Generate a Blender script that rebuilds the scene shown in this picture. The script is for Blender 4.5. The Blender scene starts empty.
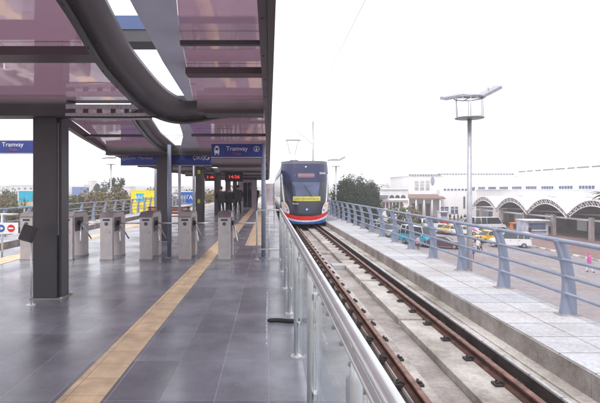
import bpy, bmesh, math, random
from mathutils import Vector, Matrix, noise
random.seed(7)
PI = math.pi
scene = bpy.context.scene
C = scene.collection
F = 470.0; VX = 269.0; VY = 189.5; EYE = 1.55; GZ = -5.5

def wx(px, Y): return (px - VX) * Y / F
def wz(py, Y): return EYE - (py - VY) * Y / F
def yg(py, z=GZ): return (EYE - z) * F / (py - VY)

# ------------------------------------------------------------------ materials
MATS = {}
def mat(name, col, rough=0.6, metal=0.0, var=0.12, scale=6.0, bump=0.0, spec=0.5, emit=0.0, col2=None, coords='Object', stretch=None):
    if name in MATS: return MATS[name]
    m = bpy.data.materials.new(name); m.use_nodes = True
    nt = m.node_tree; b = nt.nodes['Principled BSDF']
    b.inputs['Roughness'].default_value = rough
    b.inputs['Metallic'].default_value = metal
    b.inputs['Specular IOR Level'].default_value = spec
    c = (*col, 1)
    tc = nt.nodes.new('ShaderNodeTexCoord'); mp = nt.nodes.new('ShaderNodeMapping')
    nt.links.new(tc.outputs[coords], mp.inputs[0])
    if stretch: mp.inputs['Scale'].default_value = stretch
    n = nt.nodes.new('ShaderNodeTexNoise'); n.inputs['Scale'].default_value = scale; n.inputs['Detail'].default_value = 6
    nt.links.new(mp.outputs[0], n.inputs['Vector'])
    r = nt.nodes.new('ShaderNodeValToRGB')
    r.color_ramp.elements[0].position = 0.3; r.color_ramp.elements[1].position = 0.7
    if col2 is None: col2 = tuple(min(1, x * (1 + var)) for x in col)
    lo = tuple(x * (1 - var) for x in col)
    r.color_ramp.elements[0].color = (*lo, 1); r.color_ramp.elements[1].color = (*col2, 1)
    nt.links.new(n.outputs['Fac'], r.inputs[0]); nt.links.new(r.outputs[0], b.inputs['Base Color'])
    if rough > 0.08:
        mr = nt.nodes.new('ShaderNodeMapRange'); mr.inputs['To Min'].default_value = rough * 0.8; mr.inputs['To Max'].default_value = min(1, rough * 1.25)
        nt.links.new(n.outputs['Fac'], mr.inputs[0]); nt.links.new(mr.outputs[0], b.inputs['Roughness'])
    if bump:
        n2 = nt.nodes.new('ShaderNodeTexNoise'); n2.inputs['Scale'].default_value = scale * 6; n2.inputs['Detail'].default_value = 5
        nt.links.new(mp.outputs[0], n2.inputs['Vector'])
        bp = nt.nodes.new('ShaderNodeBump'); bp.inputs['Strength'].default_value = bump; bp.inputs['Distance'].default_value = 0.02
        nt.links.new(n2.outputs['Fac'], bp.inputs['Height']); nt.links.new(bp.outputs[0], b.inputs['Normal'])
    if emit:
        b.inputs['Emission Color'].default_value = c; b.inputs['Emission Strength'].default_value = emit
    MATS[name] = m
    return m

STEEL = mat('brushed_steel', (0.74, 0.76, 0.75), 0.34, 0.65, 0.08, 9)
SATIN = mat('turnstile_steel', (0.50, 0.46, 0.46), 0.38, 0.6, 0.1, 4)
DARKST = mat('dark_painted_steel', (0.075, 0.07, 0.076), 0.42, 0.0, 0.12, 3)
RIBST = mat('rib_painted_steel', (0.13, 0.11, 0.125), 0.4, 0.0, 0.12, 2)
FRAMEM = mat('bronze_frame', (0.10, 0.072, 0.082), 0.42, 0.0, 0.15, 4)
LAVP = mat('lavender_plate', (0.66, 0.66, 0.80), 0.35, 0.1, 0.12, 2)
LAV = mat('lavender_blue_paint', (0.26, 0.295, 0.385), 0.4, 0.1, 0.12, 5)
GALV = mat('galvanised_steel', (0.42, 0.43, 0.47), 0.42, 0.5, 0.12, 6)
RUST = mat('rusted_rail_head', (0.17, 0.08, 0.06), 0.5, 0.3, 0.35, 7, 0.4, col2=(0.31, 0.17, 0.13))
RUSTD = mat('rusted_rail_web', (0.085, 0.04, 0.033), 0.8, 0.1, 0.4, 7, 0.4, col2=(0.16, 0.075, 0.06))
CLIP = mat('black_rail_clip', (0.045, 0.038, 0.04), 0.6, 0.2, 0.3, 20)
BLACK = mat('black_rubber', (0.03, 0.03, 0.032), 0.6, 0, 0.2, 10)
WHITE = mat('white_paint', (0.8, 0.8, 0.8), 0.5, 0, 0.04, 3)
BLUEBEAM = mat('blue_steel_beam', (0.08, 0.12, 0.25), 0.5, 0, 0.15, 3)
SIGNB = mat('sign_blue', (0.030, 0.045, 0.23), 0.35, 0, 0.08, 3)
TXTW = mat('sign_lettering_white', (0.75, 0.76, 0.8), 0.5, 0, 0.02, 3)
TXTR = mat('sign_lettering_red', (0.5, 0.10, 0.12), 0.5, 0, 0.02, 3)
REDP = mat('red_paint', (0.62, 0.03, 0.03), 0.35, 0, 0.06, 3)
BLUEP = mat('blue_paint', (0.03, 0.12, 0.42), 0.35, 0, 0.06, 3)
YELP = mat('yellow_panel', (0.85, 0.72, 0.03), 0.5, 0, 0.06, 3)
CYANP = mat('cyan_panel', (0.03, 0.42, 0.6), 0.5, 0, 0.1, 3)
PINKP = mat('pink_fabric', (0.55, 0.12, 0.33), 0.8, 0, 0.1, 6)
ORNGP = mat('orange_panel', (0.75, 0.25, 0.04), 0.6, 0, 0.1, 6)
SKIN = mat('skin', (0.48, 0.28, 0.2), 0.6, 0, 0.06, 10)
HAIRM = mat('dark_hair', (0.025, 0.018, 0.015), 0.6, 0, 0.2, 40)
GLASSD = mat('dark_window_glass', (0.035, 0.04, 0.05), 0.08, 0, 0.15, 1.5, spec=0.8)
WINB = mat('blue_window_glass', (0.10, 0.13, 0.22), 0.15, 0, 0.2, 1.5, spec=0.8)
LEDR = mat('red_led_text', (1.0, 0.06, 0.04), 0.5, 0, 0, 1, emit=1.0)

def ribbed(name, col, rough=0.35):
    m = mat(name, col, rough, 0.3, 0.15, 4)
    nt = m.node_tree; b = nt.nodes['Principled BSDF']
    w = nt.nodes.new('ShaderNodeTexWave'); w.inputs['Scale'].default_value = 5; w.inputs['Distortion'].default_value = 1
    tc = nt.nodes.new('ShaderNodeTexCoord'); nt.links.new(tc.outputs['Object'], w.inputs['Vector'])
    bp = nt.nodes.new('ShaderNodeBump'); bp.inputs['Strength'].default_value = 0.5; bp.inputs['Distance'].default_value = 0.03
    nt.links.new(w.outputs['Fac'], bp.inputs['Height']); nt.links.new(bp.outputs[0], b.inputs['Normal'])
    return m
GUTM = ribbed('gutter_steel', (0.5, 0.48, 0.52))

def tinted(name, tint, gloss_rough=0.05, diff=(0.2, 0.1, 0.15), dfac=0.3, base=0.06, ior=1.5):
    m = bpy.data.materials.new(name); m.use_nodes = True; nt = m.node_tree
    nt.nodes.remove(nt.nodes['Principled BSDF']); out = nt.nodes['Material Output']
    t = nt.nodes.new('ShaderNodeBsdfTransparent'); t.inputs[0].default_value = (*tint, 1)
    tr = nt.nodes.new('ShaderNodeBsdfTranslucent'); tr.inputs[0].default_value = (*diff, 1)
    tc = nt.nodes.new('ShaderNodeTexCoord')
    mx = nt.nodes.new('ShaderNodeMixShader'); mx.inputs[0].default_value = dfac
    nz = nt.nodes.new('ShaderNodeTexNoise'); nz.inputs['Scale'].default_value = 0.9; nz.inputs['Detail'].default_value = 4
    nt.links.new(tc.outputs['Object'], nz.inputs['Vector'])
    mr = nt.nodes.new('ShaderNodeMapRange'); mr.inputs['To Min'].default_value = dfac * 0.6; mr.inputs['To Max'].default_value = min(1, dfac * 1.5)
    nt.links.new(nz.outputs['Fac'], mr.inputs[0]); nt.links.new(mr.outputs[0], mx.inputs[0])
    nt.links.new(t.outputs[0], mx.inputs[1]); nt.links.new(tr.outputs[0], mx.inputs[2])
    g = nt.nodes.new('ShaderNodeBsdfGlossy'); g.inputs['Roughness'].default_value = gloss_rough; g.inputs[0].default_value = (1, 1, 1, 1)
    fr = nt.nodes.new('ShaderNodeFresnel'); fr.inputs[0].default_value = ior
    n3 = nt.nodes.new('ShaderNodeTexNoise'); n3.inputs['Scale'].default_value = 1.1; n3.inputs['Detail'].default_value = 2
    nt.links.new(tc.outputs['Object'], n3.inputs['Vector'])
    bp = nt.nodes.new('ShaderNodeBump'); bp.inputs['Strength'].default_value = 0.12; bp.inputs['Distance'].default_value = 0.05
    nt.links.new(n3.outputs['Fac'], bp.inputs['Height'])
    nt.links.new(bp.outputs[0], g.inputs['Normal'])
    ad = nt.nodes.new('ShaderNodeMath'); ad.operation = 'ADD'; ad.inputs[1].default_value = base; ad.use_clamp = True
    nt.links.new(fr.outputs[0], ad.inputs[0])
    m2 = nt.nodes.new('ShaderNodeMixShader')
    ge = nt.nodes.new('ShaderNodeNewGeometry'); iv = nt.nodes.new('ShaderNodeMath'); iv.operation = 'SUBTRACT'; iv.inputs[0].default_value = 1.0
    nt.links.new(ge.outputs['Backfacing'], iv.inputs[1])
    ml = nt.nodes.new('ShaderNodeMath'); ml.operation = 'MULTIPLY'
    nt.links.new(ad.outputs[0], ml.inputs[0]); nt.links.new(iv.outputs[0], ml.inputs[1])
    nt.links.new(ml.outputs[0], m2.inputs[0]); nt.links.new(mx.outputs[0], m2.inputs[1]); nt.links.new(g.outputs[0], m2.inputs[2])
    nt.links.new(m2.outputs[0], out.inputs[0])
    MATS[name] = m
    return m
ROOFG = tinted('mauve_roof_sheet', (0.42, 0.32, 0.37), 0.05, (0.46, 0.36, 0.41), 0.34, 0.11, 1.55)
CLEARG = tinted('clear_green_glass', (0.95, 0.99, 1.0), 0.02, (0.85, 0.95, 1.0), 0.08, 0.0, 1.3)

# floor tiles -----------------------------------------------------------
def tile_mat():
    m = bpy.data.materials.new('granite_tiles'); m.use_nodes = True; nt = m.node_tree
    b = nt.nodes['Principled BSDF']
    tc = nt.nodes.new('ShaderNodeTexCoord')
    mp = nt.nodes.new('ShaderNodeMapping'); mp.inputs['Rotation'].default_value = (0, 0, 0); mp.inputs['Location'].default_value = (0.0, -0.25, 0)
    nt.links.new(tc.outputs['Object'], mp.inputs[0])
    br = nt.nodes.new('ShaderNodeTexBrick'); br.offset = 0.0; br.inputs['Scale'].default_value = 1.0
    br.inputs['Brick Width'].default_value = 0.4; br.inputs['Row Height'].default_value = 0.8
    br.inputs['Mortar Size'].default_value = 0.0045; br.inputs['Mortar Smooth'].default_value = 0.5
    br.inputs['Color1'].default_value = (0.175, 0.188, 0.20, 1); br.inputs['Color2'].default_value = (0.275, 0.292, 0.31, 1)
    br.inputs['Mortar'].default_value = (0.33, 0.335, 0.35, 1); br.inputs['Bias'].default_value = -0.1
    nt.links.new(mp.outputs[0], br.inputs['Vector'])
    n = nt.nodes.new('ShaderNodeTexNoise'); n.inputs['Scale'].default_value = 1.6; n.inputs['Detail'].default_value = 9; n.inputs['Roughness'].default_value = 0.65
    nt.links.new(tc.outputs['Object'], n.inputs['Vector'])
    cr = nt.nodes.new('ShaderNodeValToRGB'); cr.color_ramp.elements[0].position = 0.3; cr.color_ramp.elements[1].position = 0.72
    cr.color_ramp.elements[0].color = (0.68, 0.66, 0.7, 1); cr.color_ramp.elements[1].color = (1.35, 1.3, 1.38, 1)
    nt.links.new(n.outputs['Fac'], cr.inputs[0])
    mx = nt.nodes.new('ShaderNodeMix'); mx.data_type = 'RGBA'; mx.blend_type = 'MULTIPLY'; mx.inputs['Factor'].default_value = 1
    nt.links.new(br.outputs['Color'], mx.inputs['A']); nt.links.new(cr.outputs[0], mx.inputs['B'])
    n4 = nt.nodes.new('ShaderNodeTexNoise'); n4.inputs['Scale'].default_value = 60; n4.inputs['Detail'].default_value = 3
    nt.links.new(tc.outputs['Object'], n4.inputs['Vector'])
    c4 = nt.nodes.new('ShaderNodeMapRange'); c4.inputs['To Min'].default_value = 0.8; c4.inputs['To Max'].default_value = 1.2
    nt.links.new(n4.outputs['Fac'], c4.inputs[0])
    m5 = nt.nodes.new('ShaderNodeVectorMath'); m5.operation = 'SCALE'
    nt.links.new(mx.outputs['Result'], m5.inputs[0]); nt.links.new(c4.outputs[0], m5.inputs['Scale'])
    nt.links.new(m5.outputs[0], b.inputs['Base Color'])
    n2 = nt.nodes.new('ShaderNodeTexNoise'); n2.inputs['Scale'].default_value = 0.9; n2.inputs['Detail'].default_value = 6
    nt.links.new(tc.outputs['Object'], n2.inputs['Vector'])
    mr = nt.nodes.new('ShaderNodeMapRange'); mr.inputs['From Min'].default_value = 0.3; mr.inputs['From Max'].default_value = 0.7
    mr.inputs['To Min'].default_value = 0.14; mr.inputs['To Max'].default_value = 0.36
    nt.links.new(n2.outputs['Fac'], mr.inputs[0]); nt.links.new(mr.outputs[0], b.inputs['Roughness'])
    b.inputs['Specular IOR Level'].default_value = 0.6
    bp = nt.nodes.new('ShaderNodeBump'); bp.inputs['Strength'].default_value = 0.25; bp.inputs['Distance'].default_value = 0.004; bp.invert = True
    nt.links.new(br.outputs['Fac'], bp.inputs['Height'])
    n3 = nt.nodes.new('ShaderNodeTexNoise'); n3.inputs['Scale'].default_value = 7; n3.inputs['Detail'].default_value = 3
    nt.links.new(tc.outputs['Object'], n3.inputs['Vector'])
    b2 = nt.nodes.new('ShaderNodeBump'); b2.inputs['Strength'].default_value = 0.10; b2.inputs['Distance'].default_value = 0.01
    nt.links.new(n3.outputs['Fac'], b2.inputs['Height']); nt.links.new(bp.outputs[0], b2.inputs['Normal'])
    nt.links.new(b2.outputs[0], b.inputs['Normal'])
    return m
TILE = tile_mat()

def tactile_mat():
    m = bpy.data.materials.new('tactile_paving'); m.use_nodes = True; nt = m.node_tree
    b = nt.nodes['Principled BSDF']; b.inputs['Roughness'].default_value = 0.5
    tc = nt.nodes.new('ShaderNodeTexCoord')
    br = nt.nodes.new('ShaderNodeTexBrick'); br.offset = 0; br.inputs['Brick Width'].default_value = 0.30; br.inputs['Row Height'].default_value = 0.32
    br.inputs['Scale'].default_value = 1; br.inputs['Mortar Size'].default_value = 0.006
    br.inputs['Color1'].default_value = (0.76, 0.57, 0.35, 1); br.inputs['Color2'].default_value = (0.82, 0.63, 0.40, 1); br.inputs['Mortar'].default_value = (0.56, 0.42, 0.27, 1)
    nt.links.new(tc.outputs['Object'], br.inputs['Vector'])
    n = nt.nodes.new('ShaderNodeTexNoise'); n.inputs['Scale'].default_value = 5; n.inputs['Detail'].default_value = 8
    nt.links.new(tc.outputs['Object'], n.inputs['Vector'])
    mr = nt.nodes.new('ShaderNodeMapRange'); mr.inputs['From Min'].default_value = .3; mr.inputs['From Max'].default_value = .7
    mr.inputs['To Min'].default_value = 0.72; mr.inputs['To Max'].default_value = 1.15
    nt.links.new(n.outputs['Fac'], mr.inputs[0])
    s = nt.nodes.new('ShaderNodeVectorMath'); s.operation = 'SCALE'
    nt.links.new(br.outputs['Color'], s.inputs[0]); nt.links.new(mr.outputs[0], s.inputs['Scale']); nt.links.new(s.outputs[0], b.inputs['Base Color'])
    wv = nt.nodes.new('ShaderNodeTexWave'); wv.bands_direction = 'X'; wv.inputs['Scale'].default_value = 5.6
    nt.links.new(tc.outputs['Object'], wv.inputs['Vector'])
    bp = nt.nodes.new('ShaderNodeBump'); bp.inputs['Strength'].default_value = 0.35; bp.inputs['Distance'].default_value = 0.01
    nt.links.new(wv.outputs['Fac'], bp.inputs['Height']); nt.links.new(bp.outputs[0], b.inputs['Normal'])
    return m
TACT = tactile_mat()

def concrete(name, col, scale=1.4, dirt=0.45, rough=0.85, bw=None, bh=None, mort=0.01, off=0.0):
    m = bpy.data.materials.new(name); m.use_nodes = True; nt = m.node_tree
    b = nt.nodes['Principled BSDF']; b.inputs['Roughness'].default_value = rough
    tc = nt.nodes.new('ShaderNodeTexCoord')
    n = nt.nodes.new('ShaderNodeTexNoise'); n.inputs['Scale'].default_value = scale; n.inputs['Detail'].default_value = 10; n.inputs['Roughness'].default_value = 0.68
    nt.links.new(tc.outputs['Object'], n.inputs['Vector'])
    cr = nt.nodes.new('ShaderNodeValToRGB'); cr.color_ramp.elements[0].position = 0.32; cr.color_ramp.elements[1].position = 0.62
    cr.color_ramp.elements[0].color = tuple(x * (1 - dirt) * q_ for x, q_ in zip(col, (1.04, 0.96, 0.90))) + (1,); cr.color_ramp.elements[1].color = (*col, 1)
    nt.links.new(n.outputs['Fac'], cr.inputs[0])
    last = cr.outputs[0]
    n2 = nt.nodes.new('ShaderNodeTexNoise'); n2.inputs['Scale'].default_value = scale * 22; n2.inputs['Detail'].default_value = 4
    nt.links.new(tc.outputs['Object'], n2.inputs['Vector'])
    mr = nt.nodes.new('ShaderNodeMapRange'); mr.inputs['From Min'].default_value = .25; mr.inputs['From Max'].default_value = .75; mr.inputs['To Min'].default_value = 0.78; mr.inputs['To Max'].default_value = 1.15
    nt.links.new(n2.outputs['Fac'], mr.inputs[0])
    s = nt.nodes.new('ShaderNodeVectorMath'); s.operation = 'SCALE'
    nt.links.new(last, s.inputs[0]); nt.links.new(mr.outputs[0], s.inputs['Scale']); last = s.outputs[0]
    bp = nt.nodes.new('ShaderNodeBump'); bp.inputs['Strength'].default_value = 0.4; bp.inputs['Distance'].default_value = 0.01
    nt.links.new(n2.outputs['Fac'], bp.inputs['Height'])
    if bw:
        br = nt.nodes.new('ShaderNodeTexBrick'); br.offset = off; br.inputs['Scale'].default_value = 1
        br.inputs['Brick Width'].default_value = bw; br.inputs['Row Height'].default_value = bh
        br.inputs['Mortar Size'].default_value = mort; br.inputs['Mortar Smooth'].default_value = 0.2
        br.inputs['Color1'].default_value = (1, 1, 1, 1); br.inputs['Color2'].default_value = (0.78, 0.8, 0.83, 1); br.inputs['Mortar'].default_value = (0.42, 0.4, 0.4, 1)
        nt.links.new(tc.outputs['Object'], br.inputs['Vector'])
        mx = nt.nodes.new('ShaderNodeMix'); mx.data_type = 'RGBA'; mx.blend_type = 'MULTIPLY'; mx.inputs['Factor'].default_value = 1
        nt.links.new(last, mx.inputs['A']); nt.links.new(br.outputs['Color'], mx.inputs['B']); last = mx.outputs['Result']
    nt.links.new(last, b.inputs['Base Color']); nt.links.new(bp.outputs[0], b.inputs['Normal'])
    return m
CONC = concrete('weathered_concrete', (0.55, 0.52, 0.485), 1.1, 0.62)
CONCD = concrete('dirty_track_concrete', (0.42, 0.39, 0.375), 0.9, 0.55)
KERBC = concrete('stained_kerb_concrete', (0.42, 0.385, 0.365), 2.2, 0.5)
TROUGH = mat('shaded_trough_rubber', (0.055, 0.04, 0.038), 0.8, 0, 0.4, 5)  # rubber colour darkened to carry the trough's shade
WALKC = concrete('walkway_slabs', (0.56, 0.57, 0.60), 0.9, 0.22, 0.8, 50.0, 0.62, 0.012)
ASPH = concrete('worn_asphalt', (0.29, 0.265, 0.28), 0.12, 0.22, 0.9)
PAVE = concrete('red_brick_pavement', (0.30, 0.20, 0.19), 0.3, 0.25, 0.9, 0.6, 0.3, 0.02, 0.5)
EARTH = concrete('dry_verge_earth', (0.24, 0.19, 0.13), 0.08, 0.5, 0.95)

def wall_mat(name, col, streak=0.12):
    m = mat(name, col, 0.75, 0, streak, 0.7, stretch=(1, 1, 0.25))
    return m
HALLW = wall_mat('white_render', (0.84, 0.84, 0.84), 0.05)
WINGW = wall_mat('cream_render', (0.74, 0.73, 0.74), 0.08)
TERRA = mat('brown_roof_tiles', (0.24, 0.16, 0.14), 0.8, 0, 0.3, 3)
SHOPD = mat('dark_shopfront', (0.10, 0.085, 0.095), 0.4, 0, 0.4, 0.5)

# ------------------------------------------------------------------ mesh builder
class MB:
    def __init__(s): s.bm = bmesh.new(); s.mats = []
    def mi(s, m):
        if m is None: return 0
        if m not in s.mats: s.mats.append(m)
        return s.mats.index(m)
    def box(s, x0, x1, y0, y1, z0, z1, m=None, bev=0.0, rot=None):
        vs = [s.bm.verts.new((x, y, z)) for x in (x0, x1) for y in (y0, y1) for z in (z0, z1)]
        q = [(0, 1, 3, 2), (4, 6, 7, 5), (0, 4, 5, 1), (2, 3, 7, 6), (0, 2, 6, 4), (1, 5, 7, 3)]
        fs = [s.bm.faces.new([vs[i] for i in f]) for f in q]
        for f in fs: f.material_index = s.mi(m)
        if rot: bmesh.ops.rotate(s.bm, verts=vs, cent=rot[0], matrix=rot[1])
        if bev:
            es = list({e for f in fs for e in f.edges})
            r = bmesh.ops.bevel(s.bm, geom=es, offset=bev, segments=2, profile=0.7, affect='EDGES')
            for f in r['faces']: f.material_index = s.mi(m)
        return s
    def tube(s, pts, r, m=None, n=10, caps=True, smooth=True):
        pts = [Vector(p) for p in pts]
        rs = r if isinstance(r, (list, tuple)) else [r] * len(pts)
        rings = []
        for i, p in enumerate(pts):
            a = pts[max(i - 1, 0)]; b = pts[min(i + 1, len(pts) - 1)]
            t = (b - a).normalized()
            up = Vector((0, 0, 1)) if abs(t.z) < 0.95 else Vector((0, 1, 0))
            u = t.cross(up).normalized(); v = u.cross(t)
            rings.append([s.bm.verts.new(p + (u * math.cos(2 * PI * k / n) + v * math.sin(2 * PI * k / n)) * rs[i]) for k in range(n)])
        for a, b in zip(rings, rings[1:]):
            for k in range(n):
                f = s.bm.faces.new((a[k], a[(k + 1) % n], b[(k + 1) % n], b[k])); f.material_index = s.mi(m); f.smooth = smooth
        if caps:
            for rr in (rings[0][::-1], rings[-1]):
                f = s.bm.faces.new(rr); f.material_index = s.mi(m)
        return s
    def prism(s, poly, axis, a, b, m=None, bev=0.0):
        # poly: 2D points; axis 'x' -> (y,z), 'y' -> (x,z), 'z' -> (x,y)
        def mk(p, t):
            return {'x': (t, p[0], p[1]), 'y': (p[0], t, p[1]), 'z': (p[0], p[1], t)}[axis]
        A = [s.bm.verts.new(mk(p, a)) for p in poly]; B = [s.bm.verts.new(mk(p, b)) for p in poly]
        fs = [s.bm.faces.new(A), s.bm.faces.new(B[::-1])]
        n = len(poly)
        for i in range(n): fs.append(s.bm.faces.new((A[i], B[i], B[(i + 1) % n], A[(i + 1) % n])))
        for f in fs: f.material_index = s.mi(m)
        if bev:
            es = list({e for f in fs for e in f.edges})
            r = bmesh.ops.bevel(s.bm, geom=es, offset=bev, segments=2, profile=0.7, affect='EDGES')
            for f in r['faces']: f.material_index = s.mi(m)
        return s
    def strip(s, L, R, z0, z1, m=None):
        # L, R lists of (x,y) in plan -> a slab between
        rows = []
        zf = z0 if callable(z0) else (lambda x, y: z0)
        th = z1 - z0 if not callable(z0) else z1
        for (a, b) in zip(L, R):
            rows.append([s.bm.verts.new((a[0], a[1], zf(*a))), s.bm.verts.new((b[0], b[1], zf(*b))),
                         s.bm.verts.new((b[0], b[1], zf(*b) + th)), s.bm.verts.new((a[0], a[1], zf(*a) + th))])
        for p, q in zip(rows, rows[1:]):
            for k in range(4):
                f = s.bm.faces.new((p[k], p[(k + 1) % 4], q[(k + 1) % 4], q[k])); f.material_index = s.mi(m)
        for r in (rows[0][::-1], rows[-1]):
            f = s.bm.faces.new(r); f.material_index = s.mi(m)
        return s
    def disc(s, c, r, t, axis='y', m=None, n=24):
        c = Vector(c); d = {'x': Vector((1, 0, 0)), 'y': Vector((0, 1, 0)), 'z': Vector((0, 0, 1))}[axis]
        return s.tube([c - d * t / 2, c + d * t / 2], r, m, n, True, False)
    def ball(s, c, r, m=None, sc=(1, 1, 1), sub=2):
        ret = bmesh.ops.create_icosphere(s.bm, subdivisions=sub, radius=r)
        for v in ret['verts']: v.co = Vector((v.co.x * sc[0], v.co.y * sc[1], v.co.z * sc[2])) + Vector(c)
        for f in {f for v in ret['verts'] for f in v.link_faces}: f.material_index = s.mi(m); f.smooth = True
        return s
    def build(s, name, m=None, parent=None, loc=None, normals=True):
        if normals: bmesh.ops.recalc_face_normals(s.bm, faces=s.bm.faces)
        me = bpy.data.meshes.new(name); s.bm.to_mesh(me); s.bm.free()
        ms = s.mats if s.mats else [m]
        for x in ms: me.materials.append(x)
        o = bpy.data.objects.new(name, me); C.objects.link(o)
        if parent is not None: o.parent = parent
        if loc: o.location = loc
        return o

def empty(name, loc=(0, 0, 0), rz=0):
    o = bpy.data.objects.new(name, None); C.objects.link(o); o.location = loc; o.rotation_euler = (0, 0, rz)
    o.empty_display_size = 0.2
    return o
def tag(o, label=None, cat=None, group=None, kind=None):
    if label: o['label'] = label
    if cat: o['category'] = cat
    if group: o['group'] = group
    if kind: o['kind'] = kind
    return o
def split(o):
    me = o.data; bm = bmesh.new(); bm.from_mesh(me); bm.verts.ensure_lookup_table()
    seen = {}; n = 0
    for v in bm.verts:
        if v.index in seen: continue
        st = [v]; seen[v.index] = n
        while st:
            a = st.pop()
            for e in a.link_edges:
                b = e.other_vert(a)
                if b.index not in seen: seen[b.index] = n; st.append(b)
        n += 1
    bm.free()
    for k in range(n):
        b2 = bmesh.new(); b2.from_mesh(me); b2.verts.ensure_lookup_table()
        bmesh.ops.delete(b2, geom=[v for v in b2.verts if seen[v.index] != k], context='VERTS')
        m2 = bpy.data.meshes.new(me.name); b2.to_mesh(m2); b2.free()
        for q in me.materials:
            if not m2.materials or q.name not in m2.materials: m2.materials.append(q)
        c = o.copy(); c.data = m2; C.objects.link(c)
    bpy.data.objects.remove(o)
def struct(name, mb, m=None): return tag(mb.build(name, m), kind='structure')
def copy_tree(o, parent=None):
    c = o.copy(); C.objects.link(c)
    if parent is not None: c.parent = parent
    for ch in list(o.children): copy_tree(ch, c)
    return c
def text(name, body, size, loc, rot, m, parent=None, ext=0.002, align='CENTER', sx=1.0):
    cu = bpy.data.curves.new(name, 'FONT'); cu.body = body; cu.size = size; cu.align_x = align; cu.align_y = 'CENTER'; cu.extrude = ext
    o = bpy.data.objects.new(name, cu); C.objects.link(o)
    bpy.context.view_layer.update()
    dg = bpy.context.evaluated_depsgraph_get()
    me = bpy.data.meshes.new_from_object(o.evaluated_get(dg)); me.name = name
    bpy.data.objects.remove(o)
    me.materials.clear(); me.materials.append(m)
    o = bpy.data.objects.new(name, me); C.objects.link(o); o.location = loc; o.rotation_euler = rot; o.scale = (sx, 1, 1)
    if parent is not None: o.parent = parent
    return o
FRONT = (PI / 2, 0, 0)

# ------------------------------------------------------------------ world and light
w = bpy.data.worlds.new('World'); scene.world = w; w.use_nodes = True
nt = w.node_tree; bg = nt.nodes['Background']
SUN_EL, SUN_AZ = math.radians(55), math.radians(205)   # azimuth clockwise from +Y
sk = nt.nodes.new('ShaderNodeTexSky'); sk.sky_type = 'NISHITA'; sk.sun_disc = False
sk.sun_elevation = SUN_EL; sk.sun_rotation = SUN_AZ; sk.altitude = 50; sk.air_density = 1.0; sk.dust_density = 3.0
tc = nt.nodes.new('ShaderNodeTexCoord')
cn = nt.nodes.new('ShaderNodeTexNoise'); cn.inputs['Scale'].default_value = 1.6; cn.inputs['Detail'].default_value = 5
nt.links.new(tc.outputs['Generated'], cn.inputs['Vector'])
cr = nt.nodes.new('ShaderNodeValToRGB')
cr.color_ramp.elements[0].position = 0.3; cr.color_ramp.elements[1].position = 0.7
cr.color_ramp.elements[0].color = (8.7, 8.6, 9.2, 1); cr.color_ramp.elements[1].color = (9.6, 9.5, 9.9, 1)
nt.links.new(cn.outputs['Fac'], cr.inputs[0])
mx = nt.nodes.new('ShaderNodeMix'); mx.data_type = 'RGBA'; mx.inputs['Factor'].default_value = 0.88
nt.links.new(sk.outputs[0], mx.inputs['A']); nt.links.new(cr.outputs[0], mx.inputs['B'])
nt.links.new(mx.outputs['Result'], bg.inputs[0]); bg.inputs[1].default_value = 0.12
sl = bpy.data.lights.new('sun', 'SUN'); sl.energy = 1.3; sl.angle = math.radians(12); sl.color = (1.0, 0.96, 0.92)
so = bpy.data.objects.new('sun', sl); C.objects.link(so)
sd = Vector((math.sin(SUN_AZ) * math.cos(SUN_EL), math.cos(SUN_AZ) * math.cos(SUN_EL), math.sin(SUN_EL)))
so.rotation_euler = sd.to_track_quat('Z', 'Y').to_euler(); so.location = (20, -20, 30)

cam = bpy.data.cameras.new('camera'); cam.lens = F / 600 * 36; cam.sensor_width = 36
cam.shift_x = 31 / 600; cam.shift_y = -12 / 600; cam.clip_start = 0.05; cam.clip_end = 6000
co = bpy.data.objects.new('camera', cam); C.objects.link(co); co.location = (0, 0, EYE); co.rotation_euler = (PI / 2, 0, 0)
scene.camera = co
scene.view_settings.view_transform = 'Standard'; scene.view_settings.look = 'None'
scene.view_settings.gamma = 1; scene.view_settings.use_curve_mapping = False
scene.view_settings.exposure = 0.55
scene.cycles.max_bounces = 10; scene.cycles.transparent_max_bounces = 16

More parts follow.
